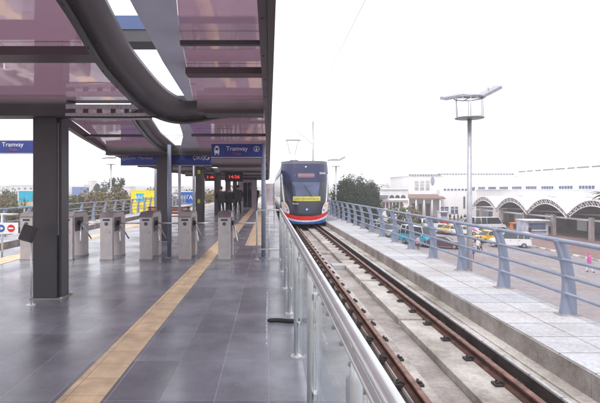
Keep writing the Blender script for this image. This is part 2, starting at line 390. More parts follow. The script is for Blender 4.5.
# ------------------------------------------------------------------ setting
Y0, Y1 = -6.0, 150.0
struct('ground', MB().box(-2500, 2500, -600, 4500, GZ - 1, GZ), ASPH)
struct('verge', MB().box(-2500, -16, -600, 4500, GZ, GZ + 0.006), EARTH)
struct('far_verge', MB().box(-16, 2500, 190, 4500, GZ, GZ + 0.006), EARTH)
pv = MB().box(32.5, 110, 30, 150, GZ - 0.1, GZ + 0.14)
struct('pavement', pv, PAVE)
struct('platform', MB().box(-6.8, 0.5, Y0, Y1, -0.95, 0.0), TILE)
struct('platform_base', MB().box(-11.8, 4.78, Y0, Y1, GZ, -0.952), CONCD)
def mx_(x, side): return x if side > 0 else -6.3 - x
def track(side):
    def bx(mb, x0, x1, *a, **k):
        a0, a1 = sorted((mx_(x0, side), mx_(x1, side))); mb.box(a0, a1, *a, **k)
    b = MB()
    bx(b, 0.503, 1.2, Y0, Y1, -0.951, -0.70, CONC)
    bx(b, 3.078, 3.448, Y0, Y1, -0.951, -0.67, CONC)
    bx(b, 3.085, 3.125, Y0, Y1, -0.669, -0.645, WALKC)
    bx(b, 3.22, 3.25, Y0, Y1, -0.669, -0.650, CONC)
    bx(b, 1.203, 3.137, Y0, Y1, -0.951, -0.89, CONCD)
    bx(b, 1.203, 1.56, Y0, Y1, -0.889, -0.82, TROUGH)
    bx(b, 3.070, 3.076, Y0, Y1, -0.889, -0.662, TROUGH)  # added dark strip hides the lit lip face, trough shade in its colour
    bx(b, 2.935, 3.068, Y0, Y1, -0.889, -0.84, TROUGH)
    struct('track_bed', b)
    p = MB(); y = Y0; L = 3.6
    while y < 110:
        for x0, x1 in ((1.565, 1.90), (2.33, 2.93)):
            bx(p, x0, x1, y + 0.06, y + L - 0.06, -0.889, -0.77, CONC, bev=0.018)
        y += L
    bx(p, 1.93, 2.32, 14.3, 14.75, -0.889, -0.76, WALKC, bev=0.015)
    bx(p, 1.93, 2.32, 17.6, 17.9, -0.889, -0.80, CONC, bev=0.015)
    struct('track_plinths', p)
    wk = MB()
    bx(wk, 3.45, 4.78, Y0, Y1, -0.951, -0.39, WALKC)
    o = struct('walkway', wk)
    kb = MB(); y = Y0
    while y < 110:
        bx(kb, 3.425, 3.449, y, y + 0.992, -0.669, -0.405, KERBC); y += 1.0
    bx(kb, 4.02, 4.035, Y0, Y1, -0.3895, -0.386, CONCD)
    struct('walkway_kerb', kb)
track(1); track(-1)
MB_t = MB()
struct('tactile_strip', MB().box(-1.55, -1.23, Y0, 10.1, 0.0, 0.006), TACT)
struct('tactile_strip', MB().box(-1.55, -1.23, 10.14, 15.0, 0.0, 0.006), TACT)
struct('tactile_strip', MB().box(-1.45, -1.1, 15.0, 70, 0.0, 0.0062), TACT)
struct('tactile_strip', MB().box(-0.66, -0.2, 13.0, 100, 0.0, 0.006), TACT)
struct('tactile_strip', MB().box(-6.05, -5.55, Y0, 100, 0.0, 0.006), TACT)
struct('platform_marking', MB().box(-0.035, -0.015, 4.7, 7.2, 0.0, 0.004), mat('worn_white_marking', (0.45, 0.45, 0.47), .7, 0, .4, 9))
# road paint
rp = MB()
for k in range(26):
    y = 24 + k * 3.4; rp.box(25.3, 25.45, y, y + 1.2, GZ, GZ + 0.006, mat('worn_yellow_marking', (0.42, 0.36, 0.2), .8, 0, .3, 3))
for k in range(16):
    y = 40 + k * 6.0; rp.box(14.9, 15.05, y, y + 3, GZ, GZ + 0.006, WHITE)
for k in range(10):
    y = 66 + k * 2.8; rp.box(20, 24.4, y, y + 0.12, GZ, GZ + 0.006, WHITE)
struct('road_markings', rp)
kb = MB(); y = 30
while y < 120:
    kb.box(32.3, 32.498, y, y + 0.98, GZ, GZ + 0.16, WHITE if int(y) % 2 else CONC); y += 1
struct('pavement_kerb', kb)

# air: thin even haze round everything
hz = MB().box(-2600, 2600, -700, 4600, GZ - 2, 9.5)
hm = bpy.data.materials.new('haze_air'); hm.use_nodes = True; ht = hm.node_tree
ht.nodes.remove(ht.nodes['Principled BSDF'])
pvn = ht.nodes.new('ShaderNodeVolumePrincipled'); pvn.inputs['Color'].default_value = (0.97, 0.965, 0.985, 1); pvn.inputs['Density'].default_value = 0.0014
ht.links.new(pvn.outputs[0], ht.nodes['Material Output'].inputs['Volume'])
tag(hz.build('haze', hm), kind='stuff')

# ------------------------------------------------------------------ canopy
def interp(pts, y):
    if y <= pts[0][0]: return pts[0][1]
    for (a, va), (b, vb) in zip(pts, pts[1:]):
        if y <= b:
            t = (y - a) / (b - a); return va + (vb - va) * t
    return pts[-1][1]
XL0 = [(-4, -5.4), (7, -5.0)]
XL1 = [(6.8, -3.45), (8.4, -3.62), (10.7, -4.15), (13.1, -4.65), (14.3, -4.88), (19.5, -5.75), (23, -6.1), (30, -6.4), (60, -6.4)]
RIB0 = [((-.72, -3.5), (-.5, -3.5)), ((-.93, .5), (-.74, .6)), ((-1.10, 1.8), (-.93, 1.95)), ((-1.21, 2.73), (-1.05, 2.9)), ((-1.40, 3.58), (-1.17, 3.68)), ((-1.54, 4.3), (-1.24, 4.2)), ((-1.62, 4.95), (-1.27, 4.7)), ((-1.71, 5.8), (-1.30, 5.3)), ((-1.75, 6.35), (-1.31, 5.8)), ((-1.75, 6.85), (-1.29, 6.2)),
        ((-1.70, 7.3), (-1.25, 6.45)), ((-1.62, 7.62), (-1.20, 6.6)), ((-1.50, 7.78), (-1.13, 6.66)), ((-1.34, 7.76), (-1.05, 6.66)), ((-1.13, 7.58), (-.96, 6.62)), ((-.9, 7.34), (-.82, 6.58)), ((-.67, 7.12), (-.62, 6.54)), ((-.45, 6.98), (-.42, 6.52))]
RL = [(-3.5, -.72), (.5, -.93), (1.8, -1.10), (2.73, -1.21), (3.58, -1.40), (4.3, -1.54), (4.95, -1.62), (5.8, -1.71), (6.45, -1.75), (6.85, -2.05), (8.0, -2.28), (10.0, -2.62), (11.9, -2.88), (13.8, -3.08), (16, -3.55), (21, -3.6), (60, -3.6)]
RR = [(6.85, -1.8), (8.4, -2.10), (10.5, -2.42), (13.8, -2.72), (16, -3.25), (21, -3.3), (60, -3.3)]
PLe = [(-4, -0.30), (0, -0.55), (3, -0.94), (3.54, -0.98), (4.72, -1.06), (6.45, -1.12), (6.85, -1.42), (8.9, -1.72), (11.5, -2.1), (13.8, -2.6), (16, -2.9), (21, -3.0), (60, -3.0)]
PRe = [(-4, -0.2), (0, -0.3), (3, -0.6), (3.87, -0.74), (4.4, -0.80), (6.45, -1.04), (6.85, -1.25), (8.3, -1.5), (13.8, -2.06), (16, -2.5), (21, -2.6), (60, -2.6)]
ZP = 2.78
canopy = tag(empty('station_canopy', (-3.1, 6.65, 0)), 'long curved platform canopy of mauve translucent sheets on dark steel columns', 'canopy')
OFF = Vector((3.1, -6.65, 0))
def cpart(mb, name, m=None, parent=None):
    o = mb.build(name, m, parent if parent is not None else canopy)
    if parent is None: o.location = OFF
    return o
colY = [6.65 + 7.35 * k for k in range(7)]
def samples(a, b, st=0.35):
    n = max(2, int((b - a) / st)); return [a + (b - a) * i / n for i in range(n + 1)]
bays = [(-3.5, 6.46)] + [(colY[i] + 0.22, colY[i + 1] - 0.19) for i in range(6)]
for bi, (a, b) in enumerate(bays):
    XL = XL0 if bi == 0 else XL1
    ys = samples(a, b)
    sag = lambda x, y, a=a, b=b: ZP + 0.10 * math.sin(PI * (y - a) / (b - a))
    # left sheets in two or three panes
    cuts = [a] + ([0.21, 4.14] if bi == 0 else [a + (b - a) * 0.52]) + [b]
    for c0, c1 in zip(cuts, cuts[1:]):
        q = samples(c0 + 0.003, c1 - 0.003)
        m_ = MB(); m_.strip([(interp(XL, y) , y) for y in q], [(interp(RL, y) - 0.004, y) for y in q], sag, 0.012)
        cpart(m_, 'roof_panel', ROOFG)
    cuts = [a] + ([0.8, 3.875, 4.79] if bi == 0 else [a + (b - a) * 0.5]) + [b]
    for c0, c1 in zip(cuts, cuts[1:]):
        q = samples(c0 + 0.003, c1 - 0.003)
        m_ = MB(); m_.strip([(interp(PRe, y) + 0.004, y) for y in q], [(-0.072, y) for y in q], sag, 0.012)
        cpart(m_, 'roof_panel', ROOFG)
    # lavender plate
    m_ = MB(); m_.strip([(interp(PLe, y), y) for y in ys], [(interp(PRe, y), y) for y in ys], lambda x, y, s=sag: s(x, y) - 0.01, 0.03)
    cpart(m_, 'edge_plate', LAVP)
    # curved rib: bottom flange + slanted web
    m_ = MB()
    pairs = RIB0 if bi == 0 else [((interp(RL, y), y), (interp(RR, y), y)) for y in ys]
    if bi == 0:
        pp = []
        for p, q in zip(pairs, pairs[1:]):
            for k in range(3): pp.append(tuple((p[e][0] + (q[e][0] - p[e][0]) * k / 3, p[e][1] + (q[e][1] - p[e][1]) * k / 3) for e in (0, 1)))
        pairs = pp + [pairs[-1]]
        for _ in range(3):
            pairs = [pairs[0]] + [tuple(tuple((pairs[i - 1][e][c] + 2 * pairs[i][e][c] + pairs[i + 1][e][c]) / 4 for c in (0, 1)) for e in (0, 1)) for i in range(1, len(pairs) - 1)] + [pairs[-1]]
    mid = [tuple(L_[c] + (R_[c] - L_[c]) * (0.17 if bi == 0 else 0.14) for c in (0, 1)) for L_, R_ in pairs]
    m_.strip([p[0] for p in pairs], mid, lambda x, y: 2.63, 0.05, DARKST)
    rows = []
    for l, (_, r) in zip(mid, pairs):
        rows.append([m_.bm.verts.new((l[0] + .002, l[1], 2.665)), m_.bm.verts.new((r[0], r[1], 2.80)), m_.bm.verts.new((r[0], r[1], 2.835)), m_.bm.verts.new((l[0] + .002, l[1], 2.835))])
    for p, q in zip(rows, rows[1:]):
        for k in range(4):
            f = m_.bm.faces.new((p[k], p[(k + 1) % 4], q[(k + 1) % 4], q[k])); f.material_index = m_.mi(RIBST); f.smooth = (k == 0)
    for r in (rows[0][::-1], rows[-1]):
        f = m_.bm.faces.new(r); f.material_index = m_.mi(RIBST)
    cpart(m_, 'curved_rib')
    # outer left edge beam
    m_ = MB(); m_.strip([(interp(XL, y) - 0.10, y) for y in ys], [(interp(XL, y) - 0.003, y) for y in ys], lambda x, y: 2.70, 0.16, FRAMEM)
    m_.strip([(interp(XL, y) - 0.17, y) for y in ys], [(interp(XL, y) - 0.103, y) for y in ys], lambda x, y: 2.74, 0.05, GALV)
    cpart(m_, 'edge_beam')
    # purlins
    m_ = MB()
    if bi == 0:
        m_.box(-5.2, interp(RL, 4.15) - 0.01, 4.01, 4.27, 2.70, 2.775, FRAMEM)
        m_.box(-5.3, interp(RL, 0.2) - 0.01, 0.12, 0.3, 2.70, 2.775, FRAMEM)
        m_.box(interp(PRe, 3.87) + 0.01, -0.072, 3.85, 3.90, 2.74, 2.775, DARKST)
        m_.box(interp(PRe, 4.8) + 0.01, -0.072, 4.70, 4.88, 2.71, 2.775, FRAMEM)
        m_.box(-0.9, -0.072, 0.7, 0.9, 2.71, 2.775, FRAMEM)
    else:
        y = a + (b - a) * 0.52
        m_.box(interp(XL, y), interp(RL, y) - 0.01, y - 0.06, y + 0.06, 2.72, 2.775, FRAMEM)
        y = a + (b - a) * 0.5
        m_.box(interp(PRe, y) + 0.01, -0.072, y - 0.06, y + 0.06, 2.72, 2.775, FRAMEM)
    split(cpart(m_, 'purlin'))
m_ = MB().box(-1.95, -0.14, 4.75, 5.05, 3.17, 3.31, BLUEBEAM).box(-1.95, -0.14, 4.76, 5.04, 3.05, 3.169, DARKST)
cpart(m_, 'cross_tie')
m_ = MB().box(-0.07, -0.012, -3.5, 51, 2.66, 2.86, FRAMEM).box(-0.010, 0.04, -3.5, 51, 2.64, 2.90, mat('edge_fascia', (0.085, 0.06, 0.065), 0.45, 0, 0.15, 3))
cpart(m_, 'edge_beam')
for i, y in enumerate(colY):
    xl = -5.0 if i == 0 else interp(XL1, y)
    m_ = MB()
    # front plate web and bottom flange
    sx = -2.78 if i == 0 else xl
    if i == 0:
        m_.box(xl, -2.80, y - 0.16, y + 0.16, 2.57, 2.86, DARKST)
        m_.box(-1.0, -0.075, y - 0.12, y + 0.14, 2.63, 2.86, FRAMEM)
        m_.box(-0.9, -0.075, y - 0.16, y + 0.24, 2.60, 2.628, DARKST)
        m_.box(-2.798, -1.002, y - 0.11, y + 0.11, 2.79, 2.858, DARKST)
    else:
        m_.box(xl, -0.072, y - 0.12, y + 0.12, 2.60, 2.86, DARKST)
        m_.box(xl, -0.072, y - 0.17, y + 0.17, 2.57, 2.597, FRAMEM)
    cpart(m_, 'cross_beam')
    if i == 0:
        g = MB()
        g.box(-2.797, -1.70, y - 0.20, y + 0.18, 2.56, 2.60, GUTM).box(-2.797, -1.70, y - 0.19, y - 0.14, 2.66, 2.72, GUTM)
        for k in range(6): g.box(-2.75 + k * 0.19, -2.69 + k * 0.19, y - 0.185, y - 0.15, 2.60, 2.66, DARKST)
        cpart(g, 'gutter')
    # column: H section
    cx = -3.175; cy = y
    m_ = MB()
    m_.box(cx - 0.165, cx + 0.165, cy, cy + 0.045, 0.012, 2.57, DARKST, bev=0.004)
    m_.box(cx - 0.14, cx + 0.155, cy + 0.046, cy + 0.24, 0.012, 2.565, DARKST)
    m_.box(cx - 0.165, cx + 0.365, cy + 0.241, cy + 0.33, 0.012, 2.57, DARKST, bev=0.004) if False else m_.box(cx - 0.165, cx + 0.165, cy + 0.241, cy + 0.30, 0.012, 2.57, DARKST, bev=0.004)
    m_.box(cx + 0.166, cx + 0.215, cy + 0.06, cy + 0.30, 0.012, 2.56, DARKST, bev=0.004)
    colo = cpart(m_, 'column')
    g = MB().box(cx + 0.168, cx + 0.176, cy + 0.045, cy + 0.056, 0.9, 2.5, STEEL)  # bright strip standing in for light on the flange edge
    g.build('lit_edge_strip', None, colo)
    g = MB().box(cx - 0.20, cx + 0.26, cy - 0.035, cy + 0.33, 0.0, 0.011, KERBC)
    for dx in (-0.183, 0.242):
        for dy in (-0.018, 0.315): g.disc((cx + dx, cy + dy, 0.022), 0.014, 0.02, 'z', STEEL, 8)
    g.build('base_plate', None, colo)
    if i == 2:
        gs = mat('lime_sticker', (0.45, 0.6, 0.05), 0.5, 0, 0.1, 5)
        for z in (1.02, 2.35):
            MB().box(cx - 0.07, cx + 0.05, cy - 0.006, cy - 0.001, z - 0.09, z + 0.09).build('sticker', gs, colo)

bt = MB()
for (l, r_) in RIB0[1:-3]:
    for f in (0.08, 0.30): bt.disc((l[0] + (r_[0] - l[0]) * f, l[1] + (r_[1] - l[1]) * f, 2.63 + (0.03 if f > .2 else -0.004)), 0.008, 0.008, 'z', None, 8)
for k in range(8):
    for dx in (-0.045,): bt.disc((dx, 0.5 + k * 0.85, 2.657), 0.008, 0.008, 'z', None, 8)
o = cpart(bt, 'bolts', FRAMEM); o['kind'] = 'stuff'
cbm = MB()
cbm.tube([(-2.72, 14.0, 2.6), (-2.66, 13.9, 2.48), (-2.74, 13.85, 2.40), (-2.86, 13.9, 2.3), (-2.88, 13.98, 2.1)], 0.012, None, 6)
cbm.tube([(-2.9, 6.45, 2.545), (-1.9, 6.45, 2.54), (-1.0, 6.45, 2.56)], 0.012, None, 6)
cpart(cbm, 'cable', BLACK)

# ------------------------------------------------------------------ glass railing along the track
rail = tag(empty('glass_railing', (0.25, 2.85, 0)), 'stainless steel railing with clear glass panels beside the right hand track', 'railing')
ro = Vector((-0.25, -2.85, 0))
def rp_(mb, name, m=None, par=None):
    o = mb.build(name, m, par or rail)
    if par is None: o.location = ro
    return o
ty = [-3.15 + 1.5 * k for k in range(10)]
hr = MB().tube([(0.25, -3.4, 1.122), (0.25, 10.35, 1.122), (0.25, 10.42, 1.11), (0.25, 10.45, 1.07)], 0.0205, None, 20)
rp_(hr, 'handrail', STEEL)
hr = MB().tube([(0.244, -3.4, 1.070), (0.244, 10.4, 1.070)], 0.014, None, 12)
rp_(hr, 'glass_rail', STEEL)
for y in ty:
    p = MB().tube([(0.25, y, 0.01), (0.25, y, 1.0), (0.25, y, 1.10)], [0.020, 0.020, 0.010], None, 16)
    po = rp_(p, 'post', STEEL)
    MB().disc((0.25, y, 0.006), 0.052, 0.012, 'z', None, 24).disc((0.25, y, 0.018), 0.035, 0.012, 'z', None, 24).build('foot_flange', STEEL, po)
    c = MB()
    for z in (0.3, 0.9): c.box(0.268, 0.292, y - 0.03, y + 0.03, z - 0.02, z + 0.02)
    split(c.build('glass_clamp', STEEL, po))
for a, b in zip(ty, ty[1:]):
    rp_(MB().box(0.277, 0.285, a + 0.02, b - 0.02, 0.12, 1.03), 'glass_panel', CLEARG)
gf = tag(empty('end_gate_frame', (0, 10.45, 0)), 'small stainless tube gate frame closing the gap beside the last turnstile', 'gate')
g = MB().tube([(-0.27, 0, 0), (-0.27, 0, 1.06), (-0.25, 0, 1.09), (0.21, 0, 1.09), (0.235, 0, 1.08)], 0.017, None, 12)
g.build('frame', STEEL, gf)
MB().tube([(-0.253, 0, 0.22), (0.23, 0, 0.22)], 0.015, None, 12).build('lower_rail', STEEL, gf)
MB().tube([(-0.0, 0, 0.0), (-0.0, 0, 1.075)], 0.012, None, 12).build('mid_post', STEEL, gf)
MB().disc((-0.27, 0, 0.006), 0.045, 0.012, 'z').disc((0, 0, 0.006), 0.045, 0.012, 'z').build('foot_flange', STEEL, gf)
st = MB().tube([(0.70, 3.95, -0.70), (0.70, 3.95, -0.03)], 0.055, STEEL, 24, caps=False)
st.tube([(0.70, 3.95, -0.70), (0.70, 3.95, -0.06)], 0.048, RUST, 20)
o = st.build('pipe_stub'); tag(o, 'short open steel pipe stub beside the track just beyond the glass', 'pipe')
cb = MB(); pts = []
for i in range(14):
    t = i / 13; pts.append((-0.02 + 0.42 * t, 5.48 + 0.02 * math.sin(t * 7), 0.022))
cb.tube(pts, [0.012] + [0.024] * 12 + [0.014], None, 10)
tag(cb.build('rubber_hose', BLACK), 'short black rubber hose lying on the floor across the glass railing foot', 'hose')

# ------------------------------------------------------------------ turnstiles
def turnstile():
    t = empty('turnstile')
    w = 0.27
    prof = [(0, 0), (0.10, 0), (0.10, 0.72), (0.16, 0.78), (0.56, 0.78), (0.62, 0.72), (0.62, 0), (0.92, 0), (0.92, 0.94), (0.80, 1.03), (0.14, 1.03), (0, 0.94)]
    b = MB(); b.prism(prof, 'x', 0, w, None, bev=0.006); b.build('cabinet', SATIN, t)
    l = MB(); l.prism([(-0.012, 0.945), (0.13, 1.034), (0.13, 1.055), (-0.012, 0.962)], 'x', -0.008, w + 0.008)
    l.box(-0.008, w + 0.008, 0.132, 0.80, 1.034, 1.055)
    l.prism([(0.802, 1.034), (0.932, 0.945), (0.932, 0.962), (0.802, 1.055)], 'x', -0.008, w + 0.008)
    l.build('lid', mat('turnstile_lid', (0.22, 0.19, 0.2), 0.35, 0.5, 0.15, 4), t)
    r = MB().disc((w / 2, -0.006, 0.80), 0.036, 0.012, 'y').build('card_reader', BLACK, t)
    MB().disc((w / 2, -0.014, 0.80), 0.016, 0.006, 'y').build('lens', mat('green_led_lens', (0.08, 0.25, 0.2), 0.3, 0, 0, 1), r)
    h = MB().tube([(w + 0.001, 0.36, 0.80), (w + 0.05, 0.36, 0.80)], [0.06, 0.045], None, 20).build('hub', BLACK, t)
    pan = MB().box(w + 0.001, w + 0.006, 0.14, 0.58, 0.62, 0.93).build('side_panel', mat('turnstile_side', (0.11, 0.09, 0.1), 0.4, 0.4, 0.1, 5), t)
    for k in range(3):
        a = k * 2 * PI / 3
        ax = Vector((0.82, 0, -0.57)).normalized() if False else Vector((1, 0, -1)).normalized()
        u = Vector((1, 0, 0))
        # tripod axis points down-outwards; arms lie on a cone so that one arm is horizontal
        axis = Vector((0.70, 0, -0.714)); d = Matrix.Rotation(a, 3, axis) @ Vector((1, 0, 0))
        s = Vector((w + 0.04, 0.36, 0.79))
        MB().tube([s, s + d * 0.50], 0.017, None, 12).build('arm', STEEL, t)
    b = MB()
    for (y0_, y1_) in ((0.0, 0.10), (0.62, 0.92)): b.box(-0.006, w + 0.006, y0_ - 0.006, y1_ + 0.006, 0.0, 0.03)
    split(b.build('plinth', mat('turnstile_plinth', (0.3, 0.28, 0.29), 0.5, 0.5, 0.1, 5), t))
    MB().box(0.03, w - 0.03, -0.0025, -0.0005, 0.10, 0.70).build('service_door', mat('turnstile_door', (0.46, 0.43, 0.43), 0.34, 0.6, 0.1, 5), t)
    q = MB().disc((w - 0.055, -0.005, 0.62), 0.009, 0.006, 'y')
    q.build('lock', BLACK, t)
    MB().box(0.05, w - 0.05, 0.22, 0.42, 1.056, 1.062, None, bev=0.002).build('reader_pad', BLACK, t)
    MB().box(0.06, w - 0.06, -0.004, -0.0008, 0.865, 0.905).build('display', mat('turnstile_display', (0.03, 0.05, 0.06), 0.15, 0, 0.1, 4), t)
    return t
T0 = turnstile()
tl = ['turnstile at the far left end just left of the thick dark column', 'turnstile half hidden behind the thick dark column', 'turnstile standing first to the right of the thick dark column',
      'turnstile standing in front of the second column beneath the yellow billboard', 'turnstile third from the railing gate with a slim grey pole beside it', 'turnstile on the tactile strip next to the stainless gate frame']
tl = ['leftmost steel tripod turnstile, between the no entry sign and the dark column', 'steel tripod turnstile mostly hidden behind the nearest dark column', 'steel tripod turnstile first to the right of the nearest dark column',
      'steel tripod turnstile just left of the second dark column', 'steel tripod turnstile just right of the second dark column', 'rightmost steel tripod turnstile, beside the yellow strip and tube gate']
for i, px in enumerate((20, 60, 100, 139.5, 178.5, 218)):
    t = T0 if i == 0 else copy_tree(T0)
    t.location = (wx(px, 10.25), 10.25, 0); tag(t, tl[i], 'turnstile', 'row of tripod turnstiles across the platform')
# card validator on thin pole
v = tag(empty('card_validator', (-3.19, 6.3, 0)), 'dark tilted card validator box on a thin steel pole by the nearest column', 'card validator')
MB().tube([(0, 0, 0), (0, 0, 0.92)], 0.009, None, 10).build('pole', STEEL, v)
MB().disc((0, 0, 0.005), 0.06, 0.01, 'z').build('foot', STEEL, v)
MB().box(-0.10, 0.05, -0.10, 0.02, 0.84, 1.05, None, bev=0.012, rot=(Vector((0, 0, 0.94)), Matrix.Rotation(math.radians(14), 3, 'Y') @ Matrix.Rotation(math.radians(-18), 3, 'X'))).build('housing', mat('validator_plastic', (0.06, 0.055, 0.06), 0.4, 0, 0.1, 6), v)
# no entry sign rail
s = tag(empty('no_entry_barrier', (wx(9, 10.8), 10.8, 0)), 'low steel barrier with white panel of blue arrow and red no entry discs', 'barrier')
MB().tube([(-0.17, 0.02, 0), (-0.17, 0.02, 0.98)], 0.02, None, 12).tube([(-1.0, 0.02, 0), (-1.0, 0.02, 0.98)], 0.02, None, 12).tube([(-1.0, 0.02, 0.98), (-0.17, 0.02, 0.98), (0.2, 0.02, 0.98)], 0.02, None, 12).build('frame', STEEL, s)
pn = MB().box(-0.62, 0.22, -0.02, -0.005, 0.53, 0.79).build('panel', WHITE, s)
MB().disc((0.06, -0.024, 0.66), 0.085, 0.006).build('no_entry_disc', REDP, pn)
MB().box(0.005, 0.115, -0.032, -0.028, 0.643, 0.677).build('white_bar', WHITE, pn)
MB().disc((-0.17, -0.024, 0.66), 0.085, 0.006).build('arrow_disc', BLUEP, pn)
MB().prism([(-0.23, .65), (-0.17, .65), (-0.17, .62), (-0.11, .66), (-0.17, .70), (-0.17, .67), (-0.23, .67)], 'y', -0.032, -0.028).build('arrow', WHITE, pn)

# ------------------------------------------------------------------ blue signs
def sign(x0, x1, z0, z1, Y, poles, label):
    cx = (x0 + x1) / 2
    s = tag(empty('station_sign', (cx, Y, 0)), label, 'sign', 'blue platform signs')
    b = MB().box(x0 - cx, x1 - cx, -0.03, 0.03, z0, z1, None, bev=0.004).build('board', SIGNB, s)
    MB().box(x0 - cx - 0.01, x1 - cx + 0.01, -0.035, 0.035, z1 + 0.001, z1 + 0.02).box(x0 - cx - 0.01, x1 - cx + 0.01, -0.035, 0.035, z0 - 0.02, z0 - 0.001).build('frame', GALV, s)
    for p in poles:
        q = MB().tube([(p[0] - cx, p[1], 0), (p[0] - cx, p[1], p[3])], p[2], None, 16); q.disc((p[0] - cx, p[1], 0.008), p[2] + 0.05, 0.016, 'z')
        q.build('pole', p[4], s)
    return s, b, cx
PY = 10.7
s, b, cx = sign(wx(211.5, PY), wx(261.5, PY), 2.29, 2.585, PY, [(wx(263.5, PY), 0.02, 0.05, 2.60, LAV)], 'blue Tramvay sign with tram icon, rightmost, held by the lavender pole')
text('lettering', 'Tramvay', 0.14, (wx(237, PY) - cx, -0.034, 2.475), FRONT, TXTW, b)
text('lettering', 'Tram', 0.085, (wx(237, PY) - cx, -0.034, 2.36), FRONT, TXTR, b)
ic = MB(); X = wx(217, PY) - cx
ic.prism([(X - .045, 2.37), (X - .06, 2.40), (X - .05, 2.50), (X - .03, 2.53), (X + .03, 2.53), (X + .05, 2.50), (X + .06, 2.40), (X + .045, 2.37)], 'y', -0.036, -0.031, TXTW)
ic.box(X - .032, X + .032, -0.038, -0.0365, 2.44, 2.495, SIGNB)
ic.box(X - .03, X + .03, -0.036, -0.031, 2.535, 2.545, TXTW).box(X - .05, X - .02, -0.036, -0.031, 2.335, 2.36, TXTW).box(X + .02, X + .05, -0.036, -0.031, 2.335, 2.36, TXTW)
ic.build('tram_icon', None, b)
ic = MB(); X = wx(256.5, PY) - cx; Z = 2.47
ic.tube([(X + .06 * math.cos(t), -0.033, Z + .06 * math.sin(t)) for t in [i * 2 * PI / 24 for i in range(25)]], 0.006, None, 6)
ic.prism([(X - .008, Z + .035), (X - .008, Z - .01), (X - .032, Z - .01), (X, Z - .045), (X + .032, Z - .01), (X + .008, Z - .01), (X + .008, Z + .035)], 'y', -0.036, -0.031)
ic.build('arrow_icon', TXTW, b)
SY = 14.45
s, b, cx = sign(wx(121, SY), wx(211, SY), wz(165, SY), wz(152.3, SY), SY, [], 'long blue exit sign hanging behind the second column under the canopy')
zc = (wz(165, SY) + wz(152.3, SY)) / 2
text('lettering', 'Şehir Merkezi', 0.14, (wx(140, SY) - cx, -0.034, zc + 0.02), FRONT, mat('sign_lettering_shaded', (0.35, 0.36, 0.5), 0.5, 0, 0, 3), b)  # white lettering dimmed in colour to stand for shade on this half
text('lettering', 'ÇIKIŞ', 0.15, (wx(199, SY) - cx, -0.034, zc + 0.02), FRONT, TXTW, b)
ic = MB(); X = wx(207.3, SY) - cx
ic.tube([(X + .065 * math.cos(t), -0.033, zc + .03 + .065 * math.sin(t)) for t in [PI * .5 + i * 1.5 * PI / 20 for i in range(21)]], 0.012, None, 6)
ic.prism([(X + .01, zc + .05), (X + .09, zc + .05), (X + .02, zc - 0.01)], 'y', -0.036, -0.031)
ic.build('arrow_icon', TXTW, b)
ic = MB(); X = wx(124.7, SY) - cx
ic.tube([(X + .07 * math.cos(t), -0.033, zc + .02 + .07 * math.sin(t)) for t in [i * 2 * PI / 24 for i in range(25)]], 0.010, None, 6)
ic.box(X - .012, X + .012, -0.036, -0.031, zc - .02, zc + .06).box(X - .035, X + .035, -0.036, -0.031, zc + 0.008, zc + .03)
ic.build('round_icon', MATS['sign_lettering_shaded'], b)
split(MB().tube([(wx(123, SY) - cx, 0, wz(152.3, SY) + .02), (wx(123, SY) - cx, 0, 2.75)], 0.015).tube([(wx(208, SY) - cx, 0, wz(152.3, SY) + .02), (wx(208, SY) - cx, 0, 2.58)], 0.015).build('hanger', DARKST, s))
s, b, cx = sign(-7.0, -4.95, wz(153, PY), wz(141, PY), PY, [(-5.0, 0.06, 0.05, 2.66, GALV), (-6.7, 0.06, 0.05, 2.66, GALV)], 'blue Tramvay sign against the sky left of the nearest column')
zc = (wz(153, PY) + wz(141, PY)) / 2
text('lettering', 'Tramvay', 0.14, (wx(13.5, PY) - cx, -0.034, zc + 0.05), FRONT, TXTW, b)
text('lettering', 'Tram', 0.08, (wx(14, PY) - cx, -0.034, zc - 0.06), FRONT, TXTR, b)
# slim grey poles
for (px, Y, r, top, lab) in ((169.2, 10.7, 0.045, 2.57, 'slim lavender pole standing directly in front of the second column'),
                       (179.5, 17.0, 0.05, 2.72, 'slim grey pole just right of the second column'),
                       (193.8, 19.0, 0.05, 2.72, 'slim grey pole just left of the third column with lime stickers')):
    p = tag(empty('support_pole', (wx(px, Y), Y, 0)), lab, 'pole', 'slim poles under the canopy')
    MB().tube([(0, 0, 0.01), (0, 0, top)], r, None, 16).build('shaft', LAV if px < 175 else GALV, p)
    MB().disc((0, 0, 0.006), r + 0.05, 0.012, 'z').build('foot_flange', GALV, p)

# led displays
def led(px0, px1, py0, py1, Y, txt, lab, sz):
    cx = (wx(px0, Y) + wx(px1, Y)) / 2; z1 = wz(py0, Y); z0 = wz(py1, Y); hw = (wx(px1, Y) - wx(px0, Y)) / 2
    s = tag(empty('led_display', (cx, Y, z0)), lab, 'display', 'red led displays under the canopy')
    MB().box(-hw, hw, -0.08, 0.08, 0, z1 - z0, None, bev=0.01).build('housing', BLACK, s)
    text('lettering', txt, sz, (0, -0.084, (z1 - z0) * 0.5), FRONT, LEDR, s, sx=1.25)
    split(MB().tube([(-hw * .7, 0, z1 - z0), (-hw * .7, 0, 2.7 - z0)], 0.015).tube([(hw * .7, 0, z1 - z0), (hw * .7, 0, 2.7 - z0)], 0.015).build('hanger', DARKST, s))
led(225, 243, 172.5, 181.5, 27.0, '14:26', 'larger hanging led display with glowing red figures above the waiting people', 0.24)
led(205, 216, 173.5, 181, 27.0, '3 dk', 'smaller hanging led display with dim red figures left of the larger one', 0.2)

